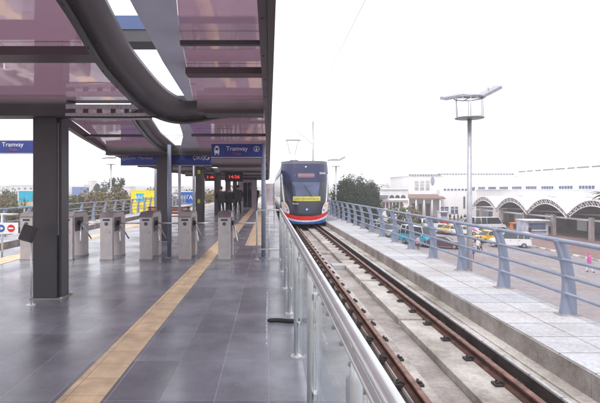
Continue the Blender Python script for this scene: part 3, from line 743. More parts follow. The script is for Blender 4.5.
# shelter panel, map case, bins at the far platform
sh = tag(empty('lift_shelter', (wx(247, 38), 38, 0)), 'pale grey glazed lift shelter box far along the platform', 'shelter')
MB().box(-0.75, 0.75, 0, 2.0, 0, 2.35, mat('shelter_panel', (0.42, 0.40, 0.43), 0.4, 0, 0.1, 2), bev=0.02).build('cabin', None, sh)
MB().box(-0.78, 0.78, -0.03, 2.03, 2.352, 2.5).build('roof', DARKST, sh)
split(MB().box(-0.30, 0.02, -0.012, -0.002, 0.1, 2.1).box(0.05, 0.37, -0.012, -0.002, 0.1, 2.1).build('door', GLASSD, sh))
mp_ = tag(empty('information_case', (wx(263, 24), 24, 0)), 'white poster case on two legs behind the lavender sign pole', 'poster case')
split(MB().box(-0.03, 0.0, -0.03, 0.03, 0, 1.9).box(0.55, 0.58, -0.03, 0.03, 0, 1.9).build('leg', DARKST, mp_))
MB().box(0.002, 0.548, -0.02, 0.02, 0.75, 1.85).build('poster', mat('poster_paper', (0.6, 0.55, 0.56), 0.5, 0, 0.35, 3), mp_)
bn = tag(empty('platform_bench', (-4.2, 19.5, 0)), 'reddish slatted bench beside the left tactile strip', 'bench')
brn = mat('reddish_bench_wood', (0.35, 0.15, 0.11), 0.5, 0, 0.2, 4)
b = MB()
for k in range(4): b.box(-0.9, 0.9, -0.2 + k * 0.105, -0.11 + k * 0.105, 0.42, 0.45)
b.build('seat', brn, bn)
b = MB()
for k in range(3): b.box(-0.9, 0.9, 0.235, 0.26, 0.52 + k * 0.11, 0.61 + k * 0.11)
b.build('backrest', brn, bn)
for x in (-0.8, 0.8): MB().box(x - 0.025, x + 0.025, -0.2, 0.2, 0, 0.419).box(x - 0.025, x + 0.025, 0.201, 0.233, 0, 0.85).build('leg', DARKST, bn)

# ------------------------------------------------------------------ rails
for nm, x in (('left rail of the right hand track, rusty, nearest the glass railing', 1.65), ('right rail of the right hand track, rusty, nearest the pale walkway', 2.83),
              ('rusty rail of the left hand track nearest the platform edge', -7.95), ('rusty rail of the left hand track nearest the far barrier', -9.13)):
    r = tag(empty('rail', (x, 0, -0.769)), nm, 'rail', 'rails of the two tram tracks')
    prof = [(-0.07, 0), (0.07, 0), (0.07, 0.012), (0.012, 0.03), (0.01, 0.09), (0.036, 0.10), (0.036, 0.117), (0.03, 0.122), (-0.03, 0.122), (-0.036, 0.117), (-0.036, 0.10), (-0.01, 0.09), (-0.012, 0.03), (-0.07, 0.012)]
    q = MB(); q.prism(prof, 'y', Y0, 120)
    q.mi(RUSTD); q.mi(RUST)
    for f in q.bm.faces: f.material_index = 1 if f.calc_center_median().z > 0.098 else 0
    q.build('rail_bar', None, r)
    cl = MB(); y = -2.73 if x > 0 else 4.0
    while y < 70:
        for sd in (-1, 1):
            if x > 0 or True:
                cl.box(*sorted((sd * 0.075, sd * 0.175)), y - 0.06, y + 0.06, 0.0, 0.03, None, bev=0.008)
                cl.tube([(sd * 0.06, y - 0.04, 0.035), (sd * 0.10, y, 0.05), (sd * 0.15, y - 0.03, 0.035)], 0.013, None, 6)
                cl.disc((sd * 0.12, y + 0.03, 0.045), 0.017, 0.03, 'z', None, 6)
        y += 0.83
    o = cl.build('fastening', CLIP, r); o['kind'] = 'stuff'
# edge fixings along platform foot
for side in (1, -1):
    cl = MB(); y = -2
    while y < 60:
        x = mx_(1.06, side); cl.box(x - 0.04, x + 0.04, y - 0.05, y + 0.05, -0.70, -0.665); y += 0.8
    tag(cl.build('edge_fixings', CLIP), 'small black anchor blocks in a row on the slab edge ' + ('of the right hand track' if side > 0 else 'of the left hand track'), 'anchors', kind='stuff')

# ------------------------------------------------------------------ barriers with curved blade posts
def barrier(side, ys, label):
    x0 = mx_(4.59, side); s = tag(empty('walkway_barrier', (x0, ys[0], -0.39)), label, 'barrier', 'lavender walkway barriers')
    d = 1 if side > 0 else -1
    n = 12
    hs = [1.15 * i / n for i in range(n + 1)]
    def cxz(h): t = h / 1.15; return 0.045 - 0.02 * t - 0.12 * t * t * t + 0.05 * math.sin(PI * t) * 0.6
    def hw(h): t = h / 1.15; return 0.118 - 0.045 * t - 0.02 * math.sin(PI * t)
    P = MB()
    poly = [(d * (cxz(h) - hw(h)), h) for h in hs] + [(d * (cxz(h) + hw(h)), h) for h in hs[::-1]]
    P.prism(poly, 'y', -0.045, 0.045, None, bev=0.006)
    proto = P.build('post', LAV, s)
    bp = MB().box(-0.12, 0.21, -0.10, 0.10, 0.0, 0.014)
    if d < 0:
        bp = MB().box(-0.21, 0.12, -0.10, 0.10, 0.0, 0.014)
    bpo = bp.build('base_plate', KERBC, proto)
    for y in ys[1:]:
        c = copy_tree(proto, s); c.location = (0, y - ys[0], 0)
    for i, h in enumerate((1.13, 0.86, 0.60, 0.335)):
        xx = d * (cxz(h) - (0 if i == 0 else hw(h) * 0.75)); r = 0.036 if i == 0 else 0.026
        q = MB().tube([(xx, -3.5, h + (0.02 if i == 0 else 0)), (xx, ys[-1] - ys[0] + 1, h + (0.02 if i == 0 else 0))], r, None, 14)
        q.build('rail_tube', LAV, s)
    return s
barrier(1, [5.29 + 2.0 * k for k in range(35)], 'lavender blue barrier with curved blade posts on the right hand walkway')
barrier(-1, [5.29 + 2.0 * k for k in range(35)], 'lavender blue barrier with curved blade posts beyond the left hand track')

# ------------------------------------------------------------------ tram
TY = 27.4; TX = 2.16; HW = 1.45; ZB = -0.50; ZT = 3.26
tram = tag(empty('tram', (TX, TY, ZB)), 'dark blue fronted tram approaching with red, white and blue bands at its base', 'tram')
NAVY = mat('tram_navy_mask', (0.014, 0.016, 0.035), 0.2, 0, 0.1, 0.8, spec=0.8)
NAVY2 = mat('tram_navy_paint', (0.022, 0.026, 0.085), 0.25, 0, 0.1, 0.8, spec=0.6)
TWHITE = mat('tram_white_paint', (0.78, 0.78, 0.80), 0.3, 0, 0.04, 2)
TBLUE = mat('tram_blue_paint', (0.02, 0.14, 0.5), 0.25, 0, 0.05, 2)
TRED = mat('tram_red_paint', (0.72, 0.03, 0.025), 0.25, 0, 0.05, 2)
HT = ZT - ZB
def front(u, v):
    # u -1..1 across, v 0..1 up
    wv = 0.90 + 0.10 * min(1, v / 0.35) if v < 0.35 else 1.0 - 0.035 * max(0, (v - 0.7) / 0.3) ** 2
    a = abs(u)
    dep = 0.10 + 0.55 * v * v + 0.85 * a ** 4 + 0.12 * (1 - min(1, v / 0.18)) ** 2
    zz = v * HT - 0.10 * a ** 3 * (1 - v) * -1
    return Vector((u * HW * wv, dep, zz))
fb = MB(); NU, NV = 170, 220
fm = {'n': NAVY, 'p': NAVY2, 'w': TWHITE, 'b': TBLUE, 'r': TRED, 'g': mat('tram_roof_grey', (0.12, 0.12, 0.15), 0.4, 0, 0.1, 2)}
grid = [[fb.bm.verts.new(front(-1 + 2 * i / NU, j / NV)) for i in range(NU + 1)] for j in range(NV + 1)]
for j in range(NV):
    for i in range(NU):
        u = -1 + 2 * (i + .5) / NU; v = (j + .5) / NV; a = abs(u)
        lift = 0.062 * a ** 2.4
        if v < 0.010: k = 'n'
        elif v < 0.038 + lift * .75: k = 'b' if a < 0.97 else 'w'
        elif v < 0.062 + lift: k = 'w'
        elif v < 0.125 + lift: k = 'r'
        else:
            tt_ = max(0, (0.80 - v) / 0.62)
            edge = 0.985 - 0.13 * tt_ ** 1.6
            th = 0.045 + 0.035 * tt_
            if v < 0.79 and edge - th < a < edge: k = 'w'
            elif a >= edge: k = 'p' if v > 0.8 else ('w' if v < .33 else 'n')
            elif v > 0.955: k = 'g'
            elif v > 0.66: k = 'p'
            else: k = 'n'
        f = fb.bm.faces.new((grid[j][i], grid[j][i + 1], grid[j + 1][i + 1], grid[j + 1][i])); f.material_index = fb.mi(fm[k]); f.smooth = True
fb.build('front_mask', None, tram)
def on(u, v, off=0.012): p = front(u, v); p.y -= off; return p
def patch(us, vs, m, name, par, off=0.012, nu=12, nv=6):
    q = MB(); g = []
    for j in range(nv + 1):
        row = []
        for i in range(nu + 1):
            v = vs[0] + (vs[1] - vs[0]) * j / nv; s_ = i / nu
            u0 = us[0] + (us[2] - us[0]) * j / nv; u1 = us[1] + (us[3] - us[1]) * j / nv
            row.append(q.bm.verts.new(on(u0 + (u1 - u0) * s_, v, off)))
        g.append(row)
    for j in range(nv):
        for i in range(nu): f = q.bm.faces.new((g[j][i], g[j][i + 1], g[j + 1][i + 1], g[j + 1][i])); f.smooth = True
    return q.build(name, m, par)
ws = patch((-0.50, 0.50, -0.58, 0.60), (0.437, 0.66), mat('tram_windscreen', (0.06, 0.085, 0.17), 0.1, 0, 0.5, 1.2, spec=0.8), 'windscreen', tram, 0.012)
bn = patch((-0.52, 0.60, -0.52, 0.60), (0.365, 0.435), mat('tram_yellow_banner', (0.62, 0.57, 0.10), 0.4, 0, 0.05, 2), 'banner', tram, 0.02)
text('lettering', 'EXPO 2016 ANTALYA', 0.19, on(0.03, 0.40, 0.04), (PI / 2 - 0.12, 0, 0), mat('banner_lettering', (0.2, 0.22, 0.03), .5, 0, 0, 1), bn, sx=0.82)
dp = patch((-0.30, 0.36, -0.30, 0.36), (0.735, 0.80), mat('tram_display', (0.24, 0.14, 0.19), 0.4, 0, 0.1, 3), 'destination_display', tram, 0.014)
text('lettering', 'HAVALİMANI', 0.15, on(0.03, 0.767, 0.035), (PI / 2 - 0.25, 0, 0), mat('display_lettering', (0.45, 0.24, 0.3), .5, 0, 0, 1, emit=0.04), dp, sx=1.1)
text('fleet_number', '2044', 0.19, on(0.70, 0.80, 0.10), (PI / 2 - 0.25, 0, 0.25), TXTW, tram, sx=1.0)
text('side_lettering', 'Antray', 0.13, on(-0.42, 0.325, 0.03), (PI / 2 - 0.12, 0, 0), TXTW, tram)
text('route_mark', '1', 0.17, on(-0.44, 0.765, 0.04), (PI / 2 - 0.2, 0, 0), mat('route_mark_blue', (0.3, 0.35, 0.6), .5, 0, 0, 1), tram)
p = on(0.04, 0.235, 0.02); MB().disc(p, 0.10, 0.02, 'y', BLUEP).disc((p.x, p.y - 0.015, p.z), 0.05, 0.02, 'y', TXTW).build('front_emblem', None, tram)
p = on(0.02, 0.905, 0.02); MB().disc(p, 0.05, 0.03, 'y', TXTW).build('top_marker_lamp', None, tram)
for sgn in (-1, 1):
    q = MB(); prof = []
    L = 16
    ring0 = []
    for i in range(L):
        t = 2 * PI * i / L
        du, dv = 0.085 * math.cos(t), 0.095 * math.sin(t)
        u = sgn * (0.795 + du + dv * 0.7); v = 0.250 + dv
        ring0.append((u, v))
    A = [q.bm.verts.new(on(u, v, 0.03)) for u, v in ring0]; B = [q.bm.verts.new(on(u, v, -0.05)) for u, v in ring0]
    q.bm.faces.new(A)
    for i in range(L): q.bm.faces.new((A[i], A[(i + 1) % L], B[(i + 1) % L], B[i]))
    hl = q.build('headlight', TWHITE, tram)
    p = on(sgn * 0.82, 0.285, 0.06); MB().disc(p, 0.075, 0.03, 'y').build('indicator', mat('amber_lens', (0.85, 0.35, 0.05), 0.3, 0, 0, 1), hl)
    p = on(sgn * 0.77, 0.215, 0.06); MB().disc(p, 0.06, 0.03, 'y').build('lamp_lens', mat('lamp_lens_grey', (0.25, 0.2, 0.25), 0.2, 0, 0, 1), hl)
MB().tube([on(0.25, 0.44, 0.05), on(0.05, 0.54, 0.06), on(-0.05, 0.62, 0.05)], 0.012, None, 6).build('wiper', BLACK, tram)
# cab sides and four coach sections
def coach(y0_, y1_, nose=False):
    b = MB(); hw = HW * 0.995
    def sec(y, s=1.0):
        return [(-hw * 0.93, 0.05), (-hw, 0.9), (-hw, HT * 0.80), (-hw * 0.93, HT - 0.12), (-hw * 0.75, HT - 0.02), (hw * 0.75, HT - 0.02), (hw * 0.93, HT - 0.12), (hw, HT * 0.80), (hw, 0.9), (hw * 0.93, 0.05)]
    b.prism(sec(0), 'y', y0_, y1_, NAVY2)
    o = b.build('coach_body', None, tram)
    for sg in (-1, 1):
        w_ = MB(); w_.box(*sorted((sg * (hw + 0.002), sg * (hw + 0.012))), y0_ + 0.15, y1_ - 0.15, 1.05, HT * 0.78)
        w_.build('window_band', GLASSD, o)
        w_ = MB(); w_.box(*sorted((sg * (hw * 0.955), sg * (hw * 0.985))), y0_ + 0.05, y1_ - 0.05, 0.18, 0.42, NAVY2); w_.build('skirt_stripe', None, o)
    return o
coach(1.5, 2.6, True)
y = 2.65
for k in range(4):
    coach(y, y + 7.4)
    if k < 3: MB().box(-1.2, 1.2, y + 7.402, y + 7.948, 0.2, HT - 0.25).build('gangway', BLACK, tram)
    y += 7.95
for k in range(4):
    yb = 4.2 + 7.95 * k
    bg_ = MB().box(-0.95, 0.95, yb - 1.0, yb + 1.0, -0.02, 0.35).build('bogie', BLACK, tram)
    w_ = MB()
    for sx in (-0.61, 0.61):
        for dy in (-0.7, 0.7): w_.disc((sx, yb + dy, 0.16), 0.30, 0.11, 'x')
    split(w_.build('wheel', DARKST, bg_))
MB().box(-0.9, 0.9, 1.0, 2.5, -0.02, 0.2).build('underframe', BLACK, tram)
# roof gear and pantograph
MB().box(-1.0, 1.0, 3.2, 6.2, HT - 0.018, HT + 0.16, fm['g'], bev=0.05).build('roof_unit', None, tram)
pg = MB()
bx_, by_ = wx(294, TY + 2.2) - TX, 2.2
zt = wz(140, TY + 2.2) - ZB
pg.box(bx_ - 0.25, bx_ + 0.25, by_ - 0.3, by_ + 0.3, HT - 0.018, HT + 0.12)
for sx in (-0.12, 0.12):
    pg.tube([(bx_ + sx, by_, HT + 0.1), (bx_ + sx * 1.4 - 0.05, by_ + 0.9, HT + 0.62), (bx_ + sx * 3 - 0.08, by_ + 0.05, zt)], 0.014, None, 6)
pg.tube([(bx_ - 0.52, by_ + 0.05, zt - 0.05), (bx_ - 0.46, by_ + 0.05, zt), (bx_ + 0.36, by_ + 0.05, zt), (bx_ + 0.42, by_ + 0.05, zt - 0.05)], 0.028, None, 8)
pg.build('pantograph', DARKST, tram)

# ------------------------------------------------------------------ overhead masts and wires
def mast(x, y, z0, top, r, arms, label):
    m_ = tag(empty('catenary_mast', (x, y, z0)), label, 'mast', 'overhead line masts')
    MB().tube([(0, 0, 0), (0, 0, top - z0)], [r, r * 0.75], None, 16).build('shaft', GALV, m_)
    MB().box(-r * 1.8, r * 1.8, -r * 1.8, r * 1.8, 0, 0.03).build('base_plate', GALV, m_)
    q = MB()
    for a in arms: q.tube(a, 0.022, None, 6)
    q.build('bracket_arm', GALV, m_)
Y = 45.0
mast(wx(313, Y), Y, -0.39, wz(121, Y), 0.11, [[(-0.05, 0, wz(144, Y) + .39), (-1.55, 0, wz(131, Y) + .39), (-2.2, 0, wz(127, Y) + .39)], [(-0.05, 0, wz(127, Y) + .39), (-0.4, 0, wz(127, Y) + .39)]], 'galvanised overhead line mast rising behind the tram roof')
Y = 40.0
mast(wx(156, Y), Y, -0.39, 6.6, 0.16, [[(0.05, 0, 5.4), (2.4, 0, 6.6)], [(0.05, 0, 6.5), (2.4, 0, 6.6)]], 'thick lavender grey mast standing before the yellow billboard')
wr = MB()
def cat(x, z): 
    pts = []
    for i in range(61):
        y = -3 + i * 2.0; pts.append((x, y, z + 0.12 * ((y % 40) / 20 - 1) ** 2))
    return pts
wr.tube(cat(2.25, 5.95), 0.007, None, 5)
tag(wr.build('overhead_wire', GALV), 'thin overhead wire running above the right hand track', 'wire')
wr = MB(); wr.tube(cat(-8.2, 5.95), 0.007, None, 5)
tag(wr.build('overhead_wire', GALV), 'thin overhead wire running above the left hand track', 'wire')

# ------------------------------------------------------------------ floodlight masts
def flood(x, y, label, z0=GZ, top=None, s=1.0):
    m_ = tag(empty('floodlight_mast', (x, y, z0)), label, 'lamp mast', 'tall floodlight masts')
    H = top - z0
    MB().tube([(0, 0, 0), (0, 0, H - 1.28)], [0.14, 0.095], None, 18).build('shaft', GALV, m_)
    c = MB(); R_ = 0.62
    for zz, rr in ((H - 1.26, R_), (H - 0.32, R_ * 1.08)):
        ring = [(rr * math.cos(i * PI / 12), rr * math.sin(i * PI / 12), zz) for i in range(25)]
        c.tube(ring, 0.035, None, 6)
    for i in range(6):
        a = i * PI / 3 + 0.2; c.tube([(R_ * math.cos(a), R_ * math.sin(a), H - 1.26), (R_ * 1.08 * math.cos(a), R_ * 1.08 * math.sin(a), H - 0.32)], 0.018, None, 6)
    c.disc((0, 0, H - 1.28), R_ * 0.95, 0.04, 'z', None, 24)
    for i in range(2): a = i * PI / 2; c.tube([(-R_ * math.cos(a), -R_ * math.sin(a), H - .32), (R_ * math.cos(a), R_ * math.sin(a), H - .32)], 0.025, None, 6)
    c.build('cage', GALV, m_)
    def head(cx, cz, ang, L):
        b = MB().box(-L / 2, L / 2, -0.30, 0.30, -0.075, 0.075, None, bev=0.03, rot=(Vector((0, 0, 0)), Matrix.Rotation(ang, 3, 'Y') @ Matrix.Rotation(0.25, 3, 'X')))
        bmesh.ops.translate(b.bm, verts=b.bm.verts, vec=(cx, 0, cz)); h = b.build('floodlight', GALV, m_)
        g = MB().box(-L / 2 + .06, L / 2 - .06, -0.25, 0.25, -0.088, -0.077, None, rot=(Vector((0, 0, 0)), Matrix.Rotation(ang, 3, 'Y') @ Matrix.Rotation(0.25, 3, 'X')))
        bmesh.ops.translate(g.bm, verts=g.bm.verts, vec=(cx, 0, cz)); g.build('lens', mat('floodlight_lens', (0.3, 0.29, 0.3), 0.2, 0, 0.1, 3), h)
    head(-0.85, H - 0.27, -math.radians(10), 0.85)
    head(-0.02, H - 0.2, 0.0, 0.6)
    head(0.93, H - 0.02, -math.radians(27), 0.95)
    MB().tube([(0.62, 0, H - 0.3), (0.6, 0, H - 0.12)], 0.03).tube([(-0.6, 0, H - 0.34), (-0.62, 0, H - 0.2)], 0.03).tube([(0.9, 0, H), (0.86, 0, H + 0.16), (0.9, 0, H + .2)], 0.02).build('bracket', GALV, m_)
flood(wx(469.5, 22), 22, 'tall floodlight mast nearest the camera beyond the right barrier', top=wz(91, 22))
flood(wx(336, 71), 71, 'distant floodlight mast just right of the tram', top=wz(158, 71))
flood(wx(111, 71), 71, 'distant floodlight mast on the left beside the bushes', top=wz(156, 71))

# ------------------------------------------------------------------ billboards on the left
def billboard(px0, px1, py0, py1, Y, m, label, deco):
    x0, x1, z1, z0 = wx(px0, Y), wx(px1, Y), wz(py0, Y), wz(py1, Y); cx = (x0 + x1) / 2; hw = (x1 - x0) / 2; h = z1 - z0
    s = tag(empty('billboard', (cx, Y, z0)), label, 'billboard', 'billboards beyond the left track')
    b = MB().box(-hw, hw, -0.08, 0.08, 0, h, None).build('panel', m, s)
    MB().box(-hw - .12, -hw - .001, -0.1, 0.1, -0.1, h + .1).box(hw + .001, hw + .12, -0.1, 0.1, -0.1, h + .1).box(-hw, hw, -0.1, 0.1, h + .001, h + .1).box(-hw, hw, -0.1, .1, -.1, -.001).build('frame', WHITE if m is not YELP else YELP, s)
    for x in (-hw * .6, hw * .6): MB().tube([(x, 0.1, GZ - z0), (x, 0.1, 0)], 0.12).build('leg', GALV, s)
    deco(b, hw, h)
def d_yel(b, hw, h):
    MB().box(-hw * .72, -hw * .18, -0.09, -0.082, h * .5, h * .88).build('logo_panel', CYANP, b)
    text('lettering', 'ANT', h * .28, (-hw * .45, -0.095, h * .68), FRONT, WHITE, b)
    text('lettering', 'YENİ EVİM', h * .2, (hw * .40, -0.095, h * .62), FRONT, BLACK, b)
    text('lettering', '0242 444', h * .2, (0, -0.095, h * .22), FRONT, mat('ochre_lettering', (0.5, 0.3, 0.03), .6), b)
def d_blue(b, hw, h):
    text('lettering', 'ANTALYA', h * .36, (0, -0.09, h * .66), FRONT, WHITE, b)
    text('lettering', 'OTOGAR', h * .2, (0, -0.09, h * .25), FRONT, mat('pale_blue_lettering', (0.3, 0.5, 0.8), .6), b)
def d_sea(b, hw, h):
    MB().box(-hw * .95, hw * .95, -0.088, -0.082, h * .04, h * .3).build('sand_picture', mat('sand_print', (0.6, 0.5, 0.35), .6, 0, .2, 2), b)
    MB().disc((hw * .25, -0.092, h * .55), h * .2, 0.008).build('parasol_picture', mat('grey_print', (0.2, 0.25, 0.3), .6), b)
    MB().box(hw * .22, hw * .27, -0.096, -0.0885, h * .2, h * .5).build('stem_picture', BLACK, b)
billboard(132, 162, 191, 212, 60, YELP, 'bright yellow billboard with cyan logo panel beyond the left track', d_yel)
billboard(181, 199, 192, 208, 62, BLUEP, 'blue billboard with white lettering between the second and third columns', d_blue)
billboard(19, 44, 191, 206.5, 60, CYANP, 'cyan beach picture billboard with white frame left of nearest column', d_sea)

# ------------------------------------------------------------------ foliage
def leafmat(name, c1, c2):
    m = bpy.data.materials.new(name); m.use_nodes = True; nt = m.node_tree; b = nt.nodes['Principled BSDF']
    g = nt.nodes.new('ShaderNodeNewGeometry'); r = nt.nodes.new('ShaderNodeValToRGB')
    r.color_ramp.elements[0].color = (*c1, 1); r.color_ramp.elements[1].color = (*c2, 1)
    nt.links.new(g.outputs['Random Per Island'], r.inputs[0]); nt.links.new(r.outputs[0], b.inputs['Base Color']); b.inputs['Roughness'].default_value = 0.75
    b.inputs['Specular IOR Level'].default_value = 0.2
    return m
LEAF_D = leafmat('dark_pine_leaves', (0.012, 0.022, 0.012), (0.045, 0.065, 0.034))
LEAF_O = leafmat('olive_brown_leaves', (0.12, 0.10, 0.05), (0.26, 0.20, 0.11))
LEAF_G = leafmat('mid_green_leaves', (0.07, 0.09, 0.04), (0.16, 0.17, 0.08))
BARK = mat('bark', (0.12, 0.085, 0.06), 0.9, 0, 0.3, 4)
def crown(mb, cx, cy, cz, rx, ry, rz, n, ls, rnd):
    clumps = []
    for _ in range(max(6, n // 40)):
        while True:
            p = Vector((rnd.uniform(-1, 1), rnd.uniform(-1, 1), rnd.uniform(-1, 1)))
            if p.length < 1: break
        clumps.append((p, rnd.uniform(0.22, 0.42)))
    for _ in range(n):
        c, r = rnd.choice(clumps)
        d = Vector((rnd.gauss(0, 1), rnd.gauss(0, 1), rnd.gauss(0, 1))).normalized() * r * rnd.uniform(0.5, 1.05)
        p = c + d
        P = Vector((cx + p.x * rx, cy + p.y * ry, cz + p.z * rz))
        a = Vector((rnd.gauss(0, 1), rnd.gauss(0, 1), rnd.gauss(0, 1))).normalized(); b_ = a.orthogonal().normalized()
        l = ls * rnd.uniform(0.6, 1.3)
        c_ = a.cross(b_)
        vs = [mb.bm.verts.new(P + a * l), mb.bm.verts.new(P + b_ * l * .6), mb.bm.verts.new(P - a * l), mb.bm.verts.new(P - b_ * l * .6 + c_ * l * .3)]
        mb.bm.faces.new(vs)
def tree(x, y, h, r, leaf, label, group, n=1400, seed=1, name='tree', ls=0.28, trunk_f=0.35):
    rnd = random.Random(seed)
    t = tag(empty(name, (x, y, GZ), 0), label, 'tree' if name != 'bush' else 'bush', group)
    tk = MB(); tk.tube([(0, 0, -0.1), (0.1, 0, h * trunk_f), (0.0, 0.1, h * 0.7)], [h * .03, h * .022, h * .008], None, 8)
    for k in range(5):
        a = k * 2 * PI / 5 + rnd.random(); tk.tube([(0.08, 0, h * (trunk_f + .05 * k)), (r * .55 * math.cos(a), r * .55 * math.sin(a), h * (trunk_f + .2 + .06 * k))], [h * .012, h * .004], None, 6)
    tk.build('trunk', BARK, t)
    cm = MB(); crown(cm, 0, 0, h * (0.5 + trunk_f * 0.5), r, r, h * (0.5 - trunk_f * .42), n, ls, rnd)
    cm.build('crown', leaf, t, normals=False)
    return t
# right-hand dark trees
tt = [(342, 183, 72, 1.7, 'dark tree nearest the tram at the left end of the dense clump'), (349, 180.5, 76, 2.2, 'dark tree second from the tram in the dense clump'),
      (357, 178, 80, 2.6, 'tallest dark tree at the middle of the clump behind the barrier'), (365, 181.5, 84, 2.3, 'broad dark tree right of the tallest one in the clump'),
      (372, 185, 86, 1.6, 'lower dark tree at the right end of the clump beside the arched building')]
for i, (px, py, Y, r, lab) in enumerate(tt):
    h = wz(py, Y) - GZ
    tree(wx(px, Y), Y, h, r, LEAF_D, lab, 'dark trees behind the right barrier', 5200, 10 + i, 'tree', 0.17, 0.15)
for i, (px, Y, h, r, lab) in enumerate(((388, 135, 8.1, 4.0, 'distant low tree top above the left part of the arched building'), (397, 80, 4.4, 1.6, 'small olive shrub tree in front of the arched building'), (411, 84, 3.9, 1.5, 'small brownish shrub tree before the tiled awning'), (415, 70, 2.2, 1.0, 'knee high green shrub near the parked minibus'))):
    tree(wx(px, Y), Y, h, r, LEAF_G if i != 2 else LEAF_O, lab, 'small trees by the market buildings', 900, 40 + i, 'tree', 0.2, 0.2)
# left bushes
rnd = random.Random(5)
desc = ['olive brown', 'dull green', 'dry brown']
for i in range(26):
    Y = rnd.uniform(62, 105); px = -6 + i * 10.5 + rnd.uniform(-3, 3)
    h = (wz(rnd.uniform(190.5, 195.5), Y) - GZ)
    lf = LEAF_O if i % 3 != 1 else LEAF_G
    tree(wx(px, Y), Y, h, rnd.uniform(2.0, 3.2), lf, 'scrubby brown green bushes forming the belt beyond the left track', 'scrub bushes beyond the left track', 2200, 100 + i, 'bush', 0.19, 0.06)
for i, (px, Y, h) in enumerate(((116, 120, 10), (102, 150, 9.2), (236, 130, 8))):
    tree(wx(px, Y), Y, h, 2.6, LEAF_D, ['dark tree rising above the scrub beside the left floodlight mast', 'dark distant tree left of the left floodlight mast', 'dark distant tree far behind the waiting people'][i], 'dark trees beyond the left track', 1200, 200 + i)

# palm at right edge
pt = tag(empty('palm_tree', (wx(607, 62), 62, GZ)), 'palm with drooping grey green fronds at the right edge by the vaults', 'palm tree')
ph = wz(196, 62) - GZ
MB().tube([(0, 0, 0), (0.1, 0, ph * .5), (0, 0, ph)], [0.25, 0.2, 0.17], None, 10).build('trunk', BARK, pt)
fr = MB(); rnd = random.Random(3)
for k in range(22):
    a = k * 2 * PI / 22; el = rnd.uniform(0.1, 0.9); L = 1.9
    prev = None
    for j in range(9):
        t = j / 8; p = Vector((math.cos(a) * L * t, math.sin(a) * L * t, ph + L * t * el - 1.3 * t * t)); side = Vector((-math.sin(a), math.cos(a), -0.25)) * (0.22 * math.sin(PI * min(1, t * .9 + .1)) + .02)
        row = (fr.bm.verts.new(p + side), fr.bm.verts.new(p + Vector((0, 0, .05))), fr.bm.verts.new(p + Vector((side.x * -1, side.y * -1, side.z))))
        if prev and j % 1 == 0:
            fr.bm.faces.new((prev[0], prev[1], row[1], row[0])); fr.bm.faces.new((prev[1], prev[2], row[2], row[1]))
        prev = row
fr.build('fronds', LEAF_G, pt, normals=False)

# ------------------------------------------------------------------ market hall
hall = tag(empty('market_hall', (60, 90, GZ)), 'long white market hall with a dashed cornice behind the arched vaults', 'hall')
HO = Vector((-60, -90, -GZ))
def hp(mb, name, m=None, par=None):
    o = mb.build(name, m, par if par is not None else hall)
    if par is None: o.location = HO
    return o
ZTOP = 5.4; LT = 1.85
w1 = hp(MB().box(43, 120, 120, 150, GZ, ZTOP - 0.4).box(63, 120, 55, 119.99, GZ, ZTOP + 0.28), 'wall', HALLW)
hp(MB().box(50, 62.99, 45, 119.98, GZ, LT - 0.3).box(41, 49.99, 113, 119.98, GZ, LT - .31), 'lower_wall', HALLW)
hp(MB().prism([(49.8, LT - 0.298), (62.98, LT + 2.2), (62.98, LT + 2.0), (62.5, LT - 0.29)], 'y', 45, 119.97), 'lean_to_roof', HALLW)
r = MB().box(42.7, 120.3, 119.7, 150.3, ZTOP - 0.39, ZTOP).box(62.7, 120.3, 54.7, 119.69, ZTOP + 0.281, ZTOP + .6)
hp(r, 'parapet', HALLW)
cd = MB(); x = 43
DK = mat('cornice_dashes', (0.22, 0.2, 0.24), 0.6, 0, 0.2, 2)
while x < 62: cd.box(x, x + 0.55, 119.62, 119.69, ZTOP - 0.1, ZTOP + 0.22); x += 0.72
y = 118.0
rnd = random.Random(9)
while y > 60:
    l = rnd.uniform(2.2, 4.2); cd.box(62.62, 62.69, y - l, y, ZTOP + 0.48, ZTOP + 0.74); y -= l + rnd.uniform(0.5, 1.2)
hp(cd, 'cornice_dashes', DK)
cl = MB(); y = 117.0
while y > 50:
    for k in range(5): cl.box(49.70, 49.79, y - 0.55 - k * .75, y - k * .75, LT - 0.22, LT + 0.32)
    y -= 5.2
x = 41.2
split(hp(cl, 'clerestory_pane', WINB))
cl = MB()
for k in range(9): cl.box(42 + k * .85, 42.55 + k * .85, 112.9, 112.99, LT - .5, LT - 0.1)
split(hp(cl, 'clerestory_pane', WINB))
for i, (a, b) in enumerate(((440, 448.5), (451, 458))):
    Y = 112.9; f = MB().box(wx(a, Y), wx(b, Y), Y - .05, Y + .05, wz(213.5, Y), wz(206.8, Y)); fo = hp(f, 'window', WINB)
    MB().box(wx((a + b) / 2, Y) - .08, wx((a + b) / 2, Y) + .08, Y - .09, Y - .052, wz(213.5, Y), wz(206.8, Y)).box(wx(a, Y), wx(b, Y), Y - .09, Y - .052, wz(209.4, Y), wz(208.9, Y)).build('frame', WHITE, fo)
hp(MB().box(wx(463.5, 112.9), wx(465, 112.9), 112.8, 112.99, wz(208, 112.9), wz(196.5, 112.9)), 'drainpipe', SHOPD)
